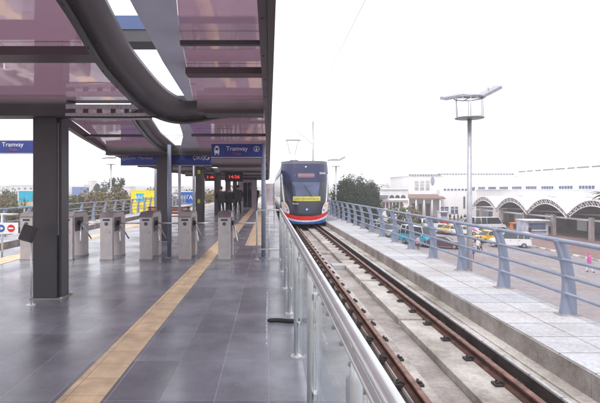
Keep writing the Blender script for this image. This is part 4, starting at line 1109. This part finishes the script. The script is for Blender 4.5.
# shopfront below the vaults
sf = MB().box(49.80, 49.98, 47, 112.9, GZ + .15, -2.5, SHOPD)
hp(sf, 'shopfront', None)
sw = MB(); y = 52
rnd = random.Random(4)
for k in range(13):
    y = 50 + k * 4.7
    sw.box(49.7, 49.79, y, y + rnd.uniform(1.4, 3.2), GZ + .5, GZ + rnd.uniform(2.0, 2.8), [WINB, HALLW, SHOPD, WINGW][k % 4])
split(hp(sw, 'shop_window'))
hp(MB().box(49.6, 49.69, 56, 66, -3.35, -2.7, mat('dark_blue_fascia', (0.03, 0.035, 0.1), 0.5)), 'shop_fascia')
dg_ = MB()
for k in range(4): dg_.box(48.9, 48.98, 60.2 + k * .75, 60.28 + k * .75, GZ + .15, GZ + 2.5)
dg_.box(48.9, 48.98, 60.2, 62.6, GZ + 2.5, GZ + 2.6)
hp(dg_, 'gate', WHITE)
# end block at left of hall
Y = 115.0
blk = tag(empty('end_block', (38, Y, GZ)), 'white two storey block with blue oval emblem and brown tiled awning', 'building')
BO = Vector((-38, -Y, -GZ))
def bp_(mb, name, m=None, par=None):
    o = mb.build(name, m, par if par is not None else blk)
    if par is None: o.location = BO
    return o
x0, x1, zt = wx(409, Y), 42.6, wz(176, Y)
bp_(MB().box(x0, x1, Y, Y + 18, GZ, zt), 'wall', HALLW)
bp_(MB().box(x0 - .2, x1, Y - .2, Y + 18, zt + .001, zt + .3), 'parapet', HALLW)
c = MB(); x = x0 - .1
while x < x1 - .6: c.box(x, x + .5, Y - .28, Y - .205, zt + .12, zt + .42); x += .66
bp_(c, 'cornice_dashes', DK)
for a in (414.5, 420, 425.5):
    o = bp_(MB().box(wx(a, Y), wx(a + 4.2, Y), Y - .04, Y + .02, wz(190, Y), wz(180.5, Y)), 'window', mat('pale_grille', (0.42, 0.42, 0.46), .6, 0, .3, 1.5))
    g = MB()
    for k in range(4): g.box(wx(a + k * 1.2, Y), wx(a + k * 1.2, Y) + .1, Y - .1, Y - .045, wz(190, Y), wz(180.5, Y))
    for k in range(3): g.box(wx(a, Y), wx(a + 4.2, Y), Y - .15, Y - .105, wz(181.5 + k * 3, Y), wz(181.5 + k * 3, Y) + .1)
    g.build('grille', WHITE, o)
    bp_(MB().disc((wx(a + 2.1, Y), Y - .03, wz(188.5, Y)), .45, .06), 'roundel', mat('roundel_grey', (0.25, 0.25, 0.28), .6))
e = MB().disc((0, 0, 0), .62, .1); bmesh.ops.scale(e.bm, vec=(0.75, 1, 1.7), verts=e.bm.verts)
bmesh.ops.translate(e.bm, vec=(wx(432.5, Y), Y - .06, wz(181, Y)), verts=e.bm.verts)
bp_(e, 'oval_emblem', mat('emblem_blue_grey', (0.28, 0.33, 0.40), .5, 0, .3, 3))
aw = MB(); xa, xb = wx(408, 112), wx(444, 112)
aw.prism([(111, wz(198, 111)), (114.9, wz(194.2, 114.9)), (114.9, wz(194.2, 114.9) - .2), (111, wz(198, 111) - .25)], 'x', xa, xb)
bp_(aw, 'tiled_awning', TERRA)
for a in (408.5, 416, 424, 432, 440):
    bp_(MB().tube([(wx(a, 111.3), 111.3, GZ), (wx(a, 111.3), 111.3, wz(198.4, 111.3))], .16), 'pillar', HALLW)
for a, b in ((411.5, 415), (418.5, 422), (426, 430)):
    bp_(MB().box(wx(a, Y), wx(b, Y), Y - .04, Y + .02, GZ + .1, wz(203.5, Y)), 'door', SHOPD)
# arched wing building
Y = 108.0
wg = tag(empty('arched_wing', (28, Y, GZ)), 'low white wing building with three dark arches over red brown windows', 'building')
WO = Vector((-28, -Y, -GZ))
def wp_(mb, name, m=None, par=None):
    o = mb.build(name, m, par if par is not None else wg)
    if par is None: o.location = WO
    return o
xa, xb = wx(377, Y), wx(408, Y)
wp_(MB().box(xa, xb, Y, Y + 14, GZ, wz(189.5, Y)), 'wall', WINGW)
wp_(MB().box(xa - .3, xb, Y - .3, Y + 14.2, wz(189.5, Y) + .001, wz(189.5, Y) + .35), 'parapet', WHITE)
for a in (391.8, 397.5, 403.2):
    poly = [(wx(a, Y) + .58 * math.cos(t), wz(198.2, Y) + .75 * math.sin(t)) for t in [PI * i / 12 for i in range(13)]]
    wp_(MB().prism(poly, 'y', Y - .04, Y + .02), 'arch', SHOPD)
wp_(MB().box(wx(376, Y), wx(387, Y), Y - 1.2, Y - .01, wz(197.5, Y), wz(195.2, Y)), 'grey_canopy', mat('grey_awning', (.2, .2, .22), .6))
for k, a in enumerate((382.5, 386, 389.5, 393, 396.5, 400)):
    wp_(MB().box(wx(a, Y), wx(a + 2.6, Y), Y - .04, Y + .02, wz(208.3, Y), wz(202, Y)), 'window', mat('red_brown_shutter', (.16, .06, .06), .5, 0, .3, 2) if k % 2 else SHOPD)
wp_(MB().box(xa, xb, Y - .5, Y - .05, wz(200.4, Y), wz(199.6, Y)), 'ledge', WHITE)

# vaulted canopy row
vt = tag(empty('vaulted_canopy', (43, 78, GZ)), 'row of white truss fronted barrel vaults on tall posts along the market', 'canopy')
VO = Vector((-43, -78, -GZ))
def vp_(mb, name, m=None, par=None):
    o = mb.build(name, m, par if par is not None else vt)
    if par is None: o.location = VO
    return o
spr = [46.6, 57.1, 67.7, 78.3, 88.9, 99.5]
ZS = -2.05; RISE = 2.15
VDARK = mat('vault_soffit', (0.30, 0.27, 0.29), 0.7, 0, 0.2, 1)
for a, b in zip(spr, spr[1:]):
    n = 18; cy = (a + b) / 2; hw = (b - a) / 2
    def arc(f, t): return (cy - hw * math.cos(PI * t) , ZS + RISE * f * math.sin(PI * t) ** 0.85)
    q = MB(); outer = []; inner = []
    for i in range(n + 1):
        t = i / n; yy = cy - hw * (1 - 2 * t); zz = ZS + RISE * (1 - (2 * t - 1) ** 2)
        outer.append((yy, zz)); yi = cy - hw * 0.97 * (1 - 2 * t); inner.append((cy - hw * .985 * (1 - 2 * t), ZS - 0.62 + (RISE - .12) * (1 - (2 * t - 1) ** 2)))
    q.tube([(43, y, z) for y, z in outer], 0.11, None, 6); q.tube([(43, y, z) for y, z in inner], 0.08, None, 6)
    for i in range(n):
        q.tube([(43, *outer[i]), (43, *inner[i + 1 if i % 2 else i])], 0.045, None, 5) if i % 2 == 0 else None
        q.tube([(43, *inner[i]), (43, *outer[i + 1])], 0.045, None, 5)
        q.tube([(43, *outer[i]), (43, *inner[i])], 0.045, None, 5)
    vp_(q, 'truss_arch', WHITE)
    s_ = MB(); rows = []
    for (y, z) in outer: rows.append([s_.bm.verts.new((43.1, y, z + .06)), s_.bm.verts.new((49.6, y, z + .06)), s_.bm.verts.new((49.6, y, z + .14)), s_.bm.verts.new((43.1, y, z + .14))])
    for p, q2 in zip(rows, rows[1:]):
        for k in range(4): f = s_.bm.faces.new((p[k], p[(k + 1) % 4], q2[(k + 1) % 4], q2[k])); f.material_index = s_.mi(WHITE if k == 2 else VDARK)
    vp_(s_, 'vault_roof')
for y in (48, 55.5, 63.2, 71.6, 79.7, 87.7, 96):
    vp_(MB().box(43.1, 43.6, y - .25, y + .25, GZ + .1, ZS - .2, mat('post_stone', (0.36, 0.31, 0.31), .8, 0, .15, 2)), 'post')
vp_(MB().box(44.0, 44.25, 46, 100, ZS - .75, ZS - .5, WHITE), 'tie_beam')

# low white gateway walls and kiosks
def kiosk(px, py, w_, h_, col, awn, label):
    Y = yg(py); k = tag(empty('kiosk', (wx(px, Y), Y, GZ)), label, 'kiosk', 'small kiosks by the market')
    MB().box(-w_ / 2, w_ / 2, 0, w_ * .8, 0, h_, None, bev=.03).build('cabin', col, k)
    MB().box(-w_ / 2 - .1, w_ / 2 + .1, -.4, w_ * .8 + .1, h_ + .001, h_ + .12).build('roof', awn, k)
    MB().box(-w_ * .38, w_ * .38, -.03, -.001, h_ * .42, h_ * .85).build('hatch', WINB, k)
    MB().box(-w_ * .42, w_ * .42, -.25, -.001, h_ * .36, h_ * .40).build('counter', WHITE, k)
kiosk(427.5, 217.5, 2.2, 2.1, BLUEP, mat('kiosk_navy', (.05, .06, .15), .5), 'small deep blue kiosk below the tiled awning')
kiosk(444, 220.5, 2.0, 2.0, WHITE, WHITE, 'white kiosk box in front of the two blue windows')
kiosk(537, 236, 3.4, 2.3, mat('kiosk_pale', (.5, .52, .62), .5, 0, .3, 1), WHITE, 'pale blue and white kiosk under the vaults')
kiosk(516, 233.5, 1.1, 1.6, ORNGP, ORNGP, 'small orange stall beside a stone post of the vaults')

# distant buildings left and right horizon
def fbuild(px0, px1, py, Y, m, label):
    b = tag(empty('distant_building', (wx((px0 + px1) / 2, Y), Y, GZ)), label, 'building', 'distant buildings on the horizon')
    hw = (wx(px1, Y) - wx(px0, Y)) / 2; h = wz(py, Y) - GZ
    MB().box(-hw, hw, 0, 12, 0, h).build('wall', m, b)
    MB().box(-hw - .3, hw + .3, -.3, 12.3, h + .001, h + .5).build('roof', WHITE if m is not TERRA else TERRA, b)
    g = MB(); n = max(2, int(hw * 2 / 4))
    for i in range(n):
        for z in range(int(h // 3)): g.box(-hw + (i + .3) * 2 * hw / n, -hw + (i + .7) * 2 * hw / n, -.05, -.001, 1 + z * 3, 2.4 + z * 3)
    if n and hw * h > 4: split(g.build('window', WINB, b))
    else: g.bm.free()
fbuild(10, 34, 185.5, 330, WINGW, 'long pale distant building left of the beach picture billboard')
fbuild(-14, 6, 186.5, 400, WINGW, 'pale distant building at the left edge of the horizon')
fbuild(72, 82, 187, 300, BLUEP, 'small blue distant building just right of the nearest column')
fbuild(84, 99, 185, 350, WINGW, 'pale distant block left of the left floodlight mast')
fbuild(88, 92, 181, 420, WHITE, 'slim white distant tower above the scrub')
fbuild(119, 130, 187, 300, WINGW, 'pale distant block left of the yellow billboard')
fbuild(163, 180, 187, 300, WINGW, 'pale distant block behind the second column')
fbuild(345, 372, 187.3, 320, WINGW, 'pale distant block behind the dark tree clump')

# ------------------------------------------------------------------ vehicles
TYRE = mat('tyre', (0.03, 0.03, 0.03), .8); RIM = mat('rim', (.4, .4, .42), .35, .7)
HL = mat('clear_lamp', (.8, .8, .78), .2); TLm = mat('tail_lamp', (.5, .02, .02), .3)
CH = mat('car_trim', (.05, .05, .055), .5)
def carpaint(n, c): return mat('paint_' + n, c, 0.22, 0.0, 0.04, 1, spec=0.7)
def vehicle(kind, name, cat, paint, px, py, rz, label, lower=None, taxi=False):
    Y = yg(py); r = empty(name, (wx(px, Y), Y, GZ), rz); tag(r, label, cat, 'vehicles in the road and car park')
    if kind == 'sedan':
        L, W, H = 4.3, 1.7, 1.42; low = [(-2.15, .28), (2.15, .28), (2.15, .62), (2.05, .78), (1.0, .90), (-1.55, .95), (-2.1, .90), (-2.15, .6)]
        gh = [(1.0, .895), (.25, 1.38), (-1.0, 1.38), (-1.6, .94)]; wb = 1.3
    elif kind == 'hatch':
        L, W, H = 3.9, 1.68, 1.5; low = [(-1.95, .28), (1.95, .28), (1.95, .65), (1.85, .80), (.95, .93), (-1.75, .96), (-1.95, .9)]
        gh = [(.95, .925), (.3, 1.46), (-1.3, 1.46), (-1.75, .95)]; wb = 1.2
    elif kind == 'van':
        L, W, H = 4.4, 1.8, 1.85; low = [(-2.2, .3), (2.2, .3), (2.2, .75), (2.1, .92), (1.35, 1.08), (-2.15, 1.08), (-2.2, .6)]
        gh = [(1.35, 1.075), (.75, 1.8), (-2.05, 1.8), (-2.15, 1.075)]; wb = 1.35
    else:
        L, W, H = 5.6, 2.0, 2.45; low = [(-2.8, .35), (2.8, .35), (2.8, .9), (2.7, 1.15), (2.2, 1.32), (-2.75, 1.32), (-2.8, .7)]
        gh = [(2.2, 1.315), (1.6, 2.38), (-2.65, 2.38), (-2.75, 1.315)]; wb = 1.75
    R_ = .30 if kind != 'minibus' else .36
    b = MB(); b.prism(low, 'y', -W / 2, W / 2, None, bev=.05); body = b.build('body', lower or paint, r)
    g = MB(); A = []; B_ = []
    tw = W / 2 * .80; bw = W / 2 * .94
    zs = [p[1] for p in gh]; zt = max(zs)
    for (x, z) in gh:
        w2 = tw if z == zt else bw
        A.append(g.bm.verts.new((x, -w2, z))); B_.append(g.bm.verts.new((x, w2, z)))
    g.bm.faces.new(A); g.bm.faces.new(B_[::-1])
    for i in range(4): g.bm.faces.new((A[i], B_[i], B_[(i + 1) % 4], A[(i + 1) % 4]))
    g.build('windows', GLASSD, r)
    xf, xr = gh[1][0], gh[2][0]
    MB().box(xr - .02, xf + .02, -tw - .01, tw + .01, zt - .005, zt + .05, None, bev=.02).build('roof', paint, r)
    p = MB()
    for sg in (-1, 1):
        p.tube([(gh[0][0], sg * (bw + .0), gh[0][1]), (xf, sg * tw, zt)], .035, None, 6)
        p.tube([(gh[3][0], sg * bw, gh[3][1]), (xr, sg * tw, zt)], .05 if kind != 'van' else .16, None, 6)
        xm = (xf + xr) / 2 - .05; p.tube([(xm, sg * bw, gh[0][1]), (xm, sg * (tw + .005), zt)], .035, None, 6)
        if kind in ('van', 'minibus'):
            xm = xr + (xf - xr) * .25; p.tube([(xm, sg * bw, gh[0][1]), (xm, sg * (tw + .005), zt)], .045, None, 6)
    split(p.build('window_pillar', paint, r))
    for sx in (-wb, wb):
        for sg in (-1, 1):
            wv = MB().disc((sx, sg * (W / 2 - .07), R_), R_, .18, 'y', None, 20).build('wheel', TYRE, r)
            MB().disc((sx, sg * (W / 2 + .022), R_), R_ * .6, .012, 'y', None, 16).build('rim', RIM, wv)
    hz = low[2][1] - .02
    for sg in (-1, 1):
        MB().box(L / 2 - .06, L / 2 + .012, *sorted((sg * W * .28, sg * W * .46)), hz - .1, hz + .05).build('headlight', HL, r)
        MB().box(-L / 2 - .012, -L / 2 + .06, *sorted((sg * W * .34, sg * W * .46)), hz - .05, hz + .15).build('tail_light', TLm, r)
    MB().box(L / 2 + .001, L / 2 + .04, -W * .45, W * .45, .32, .46).box(-L / 2 - .04, -L / 2 - .001, -W * .45, W * .45, .34, .48).build('bumper', CH, r)
    MB().box(L / 2 + .041, L / 2 + .05, -.26, .26, .36, .45).box(-L / 2 - .05, -L / 2 - .041, -.26, .26, .50, .60).build('number_plate', WHITE, r)
    for sg in (-1, 1):
        MB().box(gh[0][0] - .28, gh[0][0] - .16, *sorted((sg * (bw + .05), sg * (bw + .20))), gh[0][1] + .05, gh[0][1] + .19, None, bev=.02).build('mirror', paint, r)
        dl = MB(); xm = (xf + xr) / 2 - .05
        for xx in (xm, gh[0][0] - .1, xm - (xf - xr) * .5): dl.box(xx - .008, xx + .008, *sorted((sg * (W / 2 + .0005), sg * (W / 2 + .003))), low[0][1] + .12, gh[0][1] - .04)
        for xx in (xm - .22, xm + .75): dl.box(xx, xx + .16, *sorted((sg * (W / 2 + .0005), sg * (W / 2 + .02))), gh[0][1] - .16, gh[0][1] - .13)
        o_ = dl.build('door_trim', CH, r); o_['kind'] = 'stuff'
    MB().box(L / 2 + .001, L / 2 + .02, -W * .26, W * .26, .50, hz - .02).build('grille', CH, r)
    if taxi: MB().box(-.35, .0, -.25, .25, zt + .05, zt + .2, None, bev=.02).build('taxi_lamp', WHITE, r)
    return r
pw = carpaint('white', (.72, .72, .73)); py_ = carpaint('taxi_yellow', (.85, .52, .02)); pd = carpaint('maroon', (.10, .04, .06)); pk = carpaint('black', (.03, .03, .035))
pc = carpaint('cyan', (.02, .33, .48)); ps = carpaint('silver', (.42, .42, .45)); pr = carpaint('red', (.45, .03, .04)); pb = carpaint('blue', (.05, .1, .3))
vehicle('minibus', 'minibus', 'minibus', pw, 419, 245, math.radians(-72), 'white topped minibus with cyan blue lower body seen between barrier posts', lower=pc)
vehicle('sedan', 'parked_car', 'car', pd, 443.5, 248, math.radians(-28), 'dark maroon car on the road right of the cyan minibus')
vehicle('hatch', 'parked_car', 'car', pw, 442, 233, math.radians(70), 'white hatchback seen from behind above the maroon car')
vehicle('sedan', 'taxi', 'taxi', py_, 453, 234, math.radians(25), 'small far yellow taxi between the white hatchback and floodlight mast', taxi=True)
vehicle('minibus', 'minibus', 'minibus', pw, 487, 231.5, math.radians(8), 'plain white minibus parked before the vaults, behind the large taxi')
vehicle('hatch', 'taxi', 'taxi', py_, 487.5, 242, math.radians(200), 'large yellow taxi right of the floodlight mast', taxi=True)
vehicle('van', 'delivery_van', 'van', pw, 510, 247, math.radians(165), 'white van with grey rear parked beside the red pavement kerb')
vehicle('sedan', 'parked_car', 'car', pw, 391, 226, math.radians(10), 'white sedan below the arched wing building')
vehicle('sedan', 'parked_car', 'car', pk, 401.5, 230.5, math.radians(-20), 'black sedan just below and right of the white sedan')
vehicle('hatch', 'parked_car', 'car', pc, 405, 240, math.radians(-60), 'cyan hatchback partly behind the cyan minibus')
vehicle('hatch', 'parked_car', 'car', pw, 381, 222, math.radians(20), 'white hatchback left of the white sedan under the trees')
vehicle('hatch', 'parked_car', 'car', pr, 373.5, 225, math.radians(-50), 'red hatchback behind the far barrier posts')
vehicle('sedan', 'parked_car', 'car', ps, 362, 220, math.radians(0), 'silver sedan under the tallest dark tree')
vehicle('sedan', 'parked_car', 'car', pb, 352, 219, math.radians(12), 'blue sedan nearest the tram under the dark trees')
vehicle('sedan', 'parked_car', 'car', ps, 421, 227, math.radians(0), 'silver sedan behind the white topped minibus')
vehicle('sedan', 'parked_car', 'car', pw, 463, 235, math.radians(5), 'white sedan half hidden behind the floodlight mast')
vehicle('sedan', 'parked_car', 'car', pw, 411, 222.5, math.radians(0), 'white sedan parked below the tiled awning pillars')
vehicle('van', 'delivery_van', 'van', ps, 384, 236, math.radians(-65), 'silver van low between barrier posts left of the cyan hatchback')
vehicle('sedan', 'parked_car', 'car', pk, 432, 223, math.radians(0), 'black sedan parked just below the deep blue kiosk')
for i, (px, py, kd, pt_, rz_, lb) in enumerate(((396.5, 219, 'hatch', ps, 0, 'silver hatchback parked in front of the arched wing windows'), (403, 217.5, 'sedan', pw, 180, 'white sedan parked nearest the foot of the arched wing'),
    (384.5, 228.5, 'sedan', pw, -15, 'white sedan just left of the black one between barrier posts'), (394, 234, 'hatch', pw, -50, 'white hatchback between the silver van and the cyan hatchback'),
    (430, 229, 'van', pw, 15, 'white van parked behind the white topped minibus roof'), (437, 226, 'hatch', pr, 0, 'red hatchback parked right of the silver sedan'),
    (468, 228, 'van', pw, 175, 'white van just left of the plain white minibus'), (500, 236, 'sedan', ps, 10, 'silver sedan parked between the plain minibus and pale kiosk'),
    (413, 231, 'sedan', pd, -30, 'dark maroon sedan directly behind the white topped minibus'), (376, 230.5, 'van', pw, -60, 'white van left of the silver van low behind the barrier'), (425, 216.5, 'sedan', ps, 0, 'small silver sedan beside the deep blue kiosk'))):
    vehicle(kd, 'delivery_van' if kd == 'van' else 'parked_car', 'van' if kd == 'van' else 'car', pt_, px, py, math.radians(rz_), lb)
# left-hand traffic
vehicle('van', 'delivery_van', 'van', pr, 24, 232, math.radians(0), 'red van beyond the left barrier under the beach picture billboard')
vehicle('sedan', 'parked_car', 'car', pw, 6, 236, math.radians(0), 'white sedan beyond the left barrier near the frame edge')
vehicle('sedan', 'parked_car', 'car', pw, 84, 228, math.radians(0), 'white sedan beyond the left barrier right of the nearest column')

# parasol
Y = yg(243); um = tag(empty('market_parasol', (wx(474, Y), Y, GZ)), 'tilted pink and white parasol by the floodlight mast', 'parasol')
MB().tube([(0, 0, 0), (0, 0, 1.9)], .03).build('pole', WHITE, um)
q = MB(); n = 8; top = q.bm.verts.new((-.1, 0, 2.2)); ring = [q.bm.verts.new((1.1 * math.cos(i * 2 * PI / n), 1.1 * math.sin(i * 2 * PI / n), 1.7 - .35 * math.cos(i * 2 * PI / n))) for i in range(n)]
for i in range(n): f = q.bm.faces.new((top, ring[i], ring[(i + 1) % n])); f.material_index = q.mi(PINKP if i % 2 else WHITE)
q.mi(PINKP); q.mi(WHITE)
q.build('cover', None, um)

# ------------------------------------------------------------------ people
def person(x, y, z, rz, label, coat, trousers, H=1.72, pose='stand', hair=HAIRM, hairlen=0.0, bulk=1.0, group=None, headcol=None, extra=None, shirt2=None):
    root = empty('person', (x, y, z), rz); tag(root, label, 'person', group)
    k = H / 1.75
    V = []; E = []; Rr = []
    def add(p, r, par=None):
        V.append(Vector(p) * k); Rr.append((r[0] * k, r[1] * k) if isinstance(r, tuple) else (r * k, r * k))
        if par is not None: E.append((par, len(V) - 1))
        return len(V) - 1
    # facing -Y; x lateral
    pel = add((0, 0, .95), (.155 * bulk, .115 * bulk)); ab = add((0, 0, 1.10), (.15 * bulk, .11 * bulk), pel); ch = add((0, .01, 1.30), (.175 * bulk, .125 * bulk), ab)
    nb = add((0, .015, 1.44), (.10, .085), ch); nk = add((0, .0, 1.51), .052, nb); hd = add((0, -.01, 1.60), (.075, .085), nk); hd2 = add((0, -.012, 1.69), (.073, .088), hd)
    hd3 = add((0, 0, 1.735), (.045, .055), hd2)
    st = {'stand': (.10, 0, .10, .02), 'walk': (.09, -.22, .09, .24), 'wide': (.15, -.03, .14, .05)}[pose]
    hands = []; feet = []
    for sg, fx, fy in ((-1, st[0], st[1]), (1, st[2], st[3])):
        hp_ = add((sg * .09, 0, .88), (.10 * bulk, .10), pel)
        kn = add((sg * (fx * .95), fy * .45 - .02, .50), (.062, .065), hp_)
        cf = add((sg * fx, fy * .75 + .015, .33), (.055, .06), kn)
        an = add((sg * fx, fy, .09), .042, cf)
        ft = add((sg * fx * 1.05, fy - .10, .045), (.042, .038), an); add((sg * fx * 1.1, fy - .17, .035), (.035, .03), ft)
        sh_ = add((sg * .19 * bulk, .01, 1.41), (.062 * bulk, .065), nb)
        if pose == 'walk': el_ = (sg * .25, .05 * -sg, 1.14); wr_ = (sg * .25, -.16 * (1 if sg > 0 else -.5), .93)
        elif pose == 'wide': el_ = (sg * .33, .05, 1.17); wr_ = (sg * .20, -.13, 1.02)
        else: el_ = (sg * .25, .04, 1.14); wr_ = (sg * .26, -.04, .90)
        el = add(el_, .048 * bulk, sh_); wr = add(wr_, .034, el)
        d = (Vector(wr_) - Vector(el_)).normalized(); pm_p = Vector(wr_) + d * .07; pm = add(pm_p, (.034, .022), wr); hands.append(pm_p * k)
        side = d.cross(Vector((1, 0, 0))).normalized()
        for f in range(4):
            o_ = side * ((f - 1.5) * .020); L_ = (.075, .085, .08, .062)[f]
            a1 = add(pm_p + d * .035 + o_, .010, pm); a2 = add(pm_p + d * (.035 + L_ * .55) + o_ * 1.1 + Vector((-sg * .008, 0, 0)), .009, a1); add(pm_p + d * (.03 + L_) + o_ * 1.1 + Vector((-sg * .022, 0, 0)), .008, a2)
        t1 = add(Vector(wr_) + d * .03 - side * .035, .011, wr); add(Vector(wr_) + d * .075 - side * .055 + Vector((-sg * .01, 0, 0)), .009, t1)
    me = bpy.data.meshes.new('body'); me.from_pydata([tuple(v) for v in V], E, []); o = bpy.data.objects.new('body', me); C.objects.link(o)
    m = o.modifiers.new('s', 'SKIN'); m.use_smooth_shade = True
    if me.skin_vertices: lay = me.skin_vertices[0]
    else:
        bpy.context.view_layer.objects.active = o; lay = me.skin_vertices[0]
    for i, r_ in enumerate(Rr): lay.data[i].radius = r_
    lay.data[0].use_root = True
    s2 = o.modifiers.new('ss', 'SUBSURF'); s2.levels = 1; s2.render_levels = 1
    bpy.context.view_layer.update()
    dg = bpy.context.evaluated_depsgraph_get()
    nm = bpy.data.meshes.new_from_object(o.evaluated_get(dg)); nm.name = 'body'
    bpy.data.objects.remove(o)
    nm.materials.clear()
    for q in (coat, trousers, SKIN, BLACK): nm.materials.append(q)
    wrs = hands
    for f in nm.polygons:
        c = f.center; i = 0
        if c.z < .07 * k + .03: i = 3
        elif c.z < .84 * k and all((c - h_).length > .17 * k for h_ in wrs): i = 1
        elif c.z > 1.49 * k: i = 2
        if any((c - h_).length < .075 * k or (c.z < h_.z and (c - h_).length < .16 * k and abs(c.x) > .17 * k) for h_ in wrs): i = 2
        f.material_index = i; f.use_smooth = True
    bo = bpy.data.objects.new('body', nm); C.objects.link(bo); bo.parent = root
    h = MB(); h.ball((0, .022 * k, 1.70 * k), .105 * k, None, (.92, 1.0, .86), 2)
    if hairlen: h.ball((0, .06 * k, (1.62 - hairlen * .4) * k), .09 * k, None, (.95, .6, 1.2 + hairlen * 3), 2)
    ho = h.build('hair', headcol or hair, root)
    fc = MB(); fc.ball((0, -.105 * k, 1.635 * k), .016 * k, SKIN, (.7, 1, 1.2), 1); fc.ball((-.085 * k, 0, 1.64 * k), .02 * k, SKIN, (.4, .7, 1.1), 1); fc.ball((.085 * k, 0, 1.64 * k), .02 * k, SKIN, (.4, .7, 1.1), 1)
    fc.ball((-.03 * k, -.092 * k, 1.665 * k), .010 * k, BLACK, (1, .6, .7), 1); fc.ball((.03 * k, -.092 * k, 1.665 * k), .010 * k, BLACK, (1, .6, .7), 1)
    fc.box(-.022 * k, .022 * k, -.097 * k, -.09 * k, 1.588 * k, 1.596 * k, TRED)
    fc.build('face', None, root)
    # coat skirt / collar
    cs = MB(); n = 20; prev = None
    for (z_, rx_, ry_) in ((.80, .20, .155), (.95, .195, .15), (1.1, .178 * 1.02, .142), (1.28, .198, .150), (1.40, .165, .125), (1.475, .075, .07)):
        ring = [cs.bm.verts.new((rx_ * bulk * k * math.cos(i * 2 * PI / n), (ry_ * bulk * math.sin(i * 2 * PI / n) + .008) * k, z_ * k)) for i in range(n)]
        if prev:
            for i in range(n): f = cs.bm.faces.new((prev[i], prev[(i + 1) % n], ring[(i + 1) % n], ring[i])); f.smooth = True
        prev = ring
    cs.build('coat', coat, root)
    return root
CB = mat('black_coat', (.035, .032, .036), .8, 0, .3, 12); CG = mat('charcoal_coat', (.06, .055, .06), .8, 0, .3, 12); CN = mat('dark_jeans', (.04, .045, .07), .8, 0, .2, 12)
CR = mat('dull_red_scarf', (.32, .06, .07), .8, 0, .2, 12); CW = mat('white_shirt', (.7, .7, .7), .8, 0, .1, 12); CBL = mat('blue_jacket', (.05, .09, .35), .8, 0, .2, 12)
PG = 'people waiting on the platform'
PYY = 29.5
person(wx(221, 27.3), 27.3, 0, math.radians(195), 'leftmost of the dark group waiting beyond the turnstiles, arms bent', CB, CB, 1.70, 'wide', bulk=1.4, group=PG)
person(wx(229, PYY - 1.5), PYY - 1.5, 0, math.radians(175), 'middle person of the dark waiting group in black coat and red headscarf', CB, CB, 1.64, 'wide', bulk=1.5, group=PG, headcol=CR)
person(wx(238, PYY), PYY, 0, math.radians(165), 'tallest and rightmost of the dark waiting group in charcoal jacket', CG, CB, 1.80, 'wide', bulk=1.38, group=PG)
person(wx(256.5, 44), 44, 0, math.radians(10), 'lone distant person in dark clothes by the platform edge', CB, CN, 1.75, 'walk', bulk=1.1, group=PG)
PS = 'pedestrians by the market road'
def ped(px, py, *a, **k): Y = yg(py); return person(wx(px, Y), Y, GZ + (.14 if wx(px, Y) > 32.6 else 0), *a, **k)
person(wx(589.5, 40), 40, GZ, math.radians(60), 'person in pink top and headscarf with white trousers walking at the right edge', PINKP, CW, 1.68, 'walk', headcol=PINKP, hairlen=.15, group=PS, bulk=1.15)
ped(478, 252.5, math.radians(30), 'person in white shirt walking right of the mast below the large taxi', CW, CN, 1.72, 'walk', group=PS)
ped(481, 252, math.radians(40), 'person in black beside the white shirted walker', CB, CB, 1.75, 'walk', group=PS)
ped(472.5, 261, math.radians(-30), 'person in blue jacket and red trousers at the foot of the mast', CBL, REDP, 1.6, 'stand', group=PS)
ped(418, 246.5 + 3, math.radians(10), 'person in pink top standing in front of the cyan minibus', mat('pale_pink_top', (.65, .3, .38), .8), CN, 1.6, 'stand', group=PS)
for i, (px, py) in enumerate(((450, 221.5), (454.3, 223), (458, 222), (461.5, 224), (465, 222.5))):
    ped(px, py, math.radians(40 * i), 'dark dressed people standing in a loose row left of the floodlight mast', CB, CB, 1.72, 'stand', group='dark figures in a row before the hall', bulk=1.1)
for i, (px, py, c, lab) in enumerate(((366, 216, CBL, 'person in blue under the dark trees behind the barrier'), (371, 216.5, REDP, 'person in red under the dark trees behind the barrier'), (502.5, 231, CB, 'dark figure under the vaults right of the white minibus'), (530, 237.5, CB, 'dark figure beside the pale kiosk under the vaults'))):
    ped(px, py, math.radians(70 * i), lab, c, CN, 1.7, 'walk', group=PS)

# remove nothing hidden: finish
bpy.context.view_layer.update()
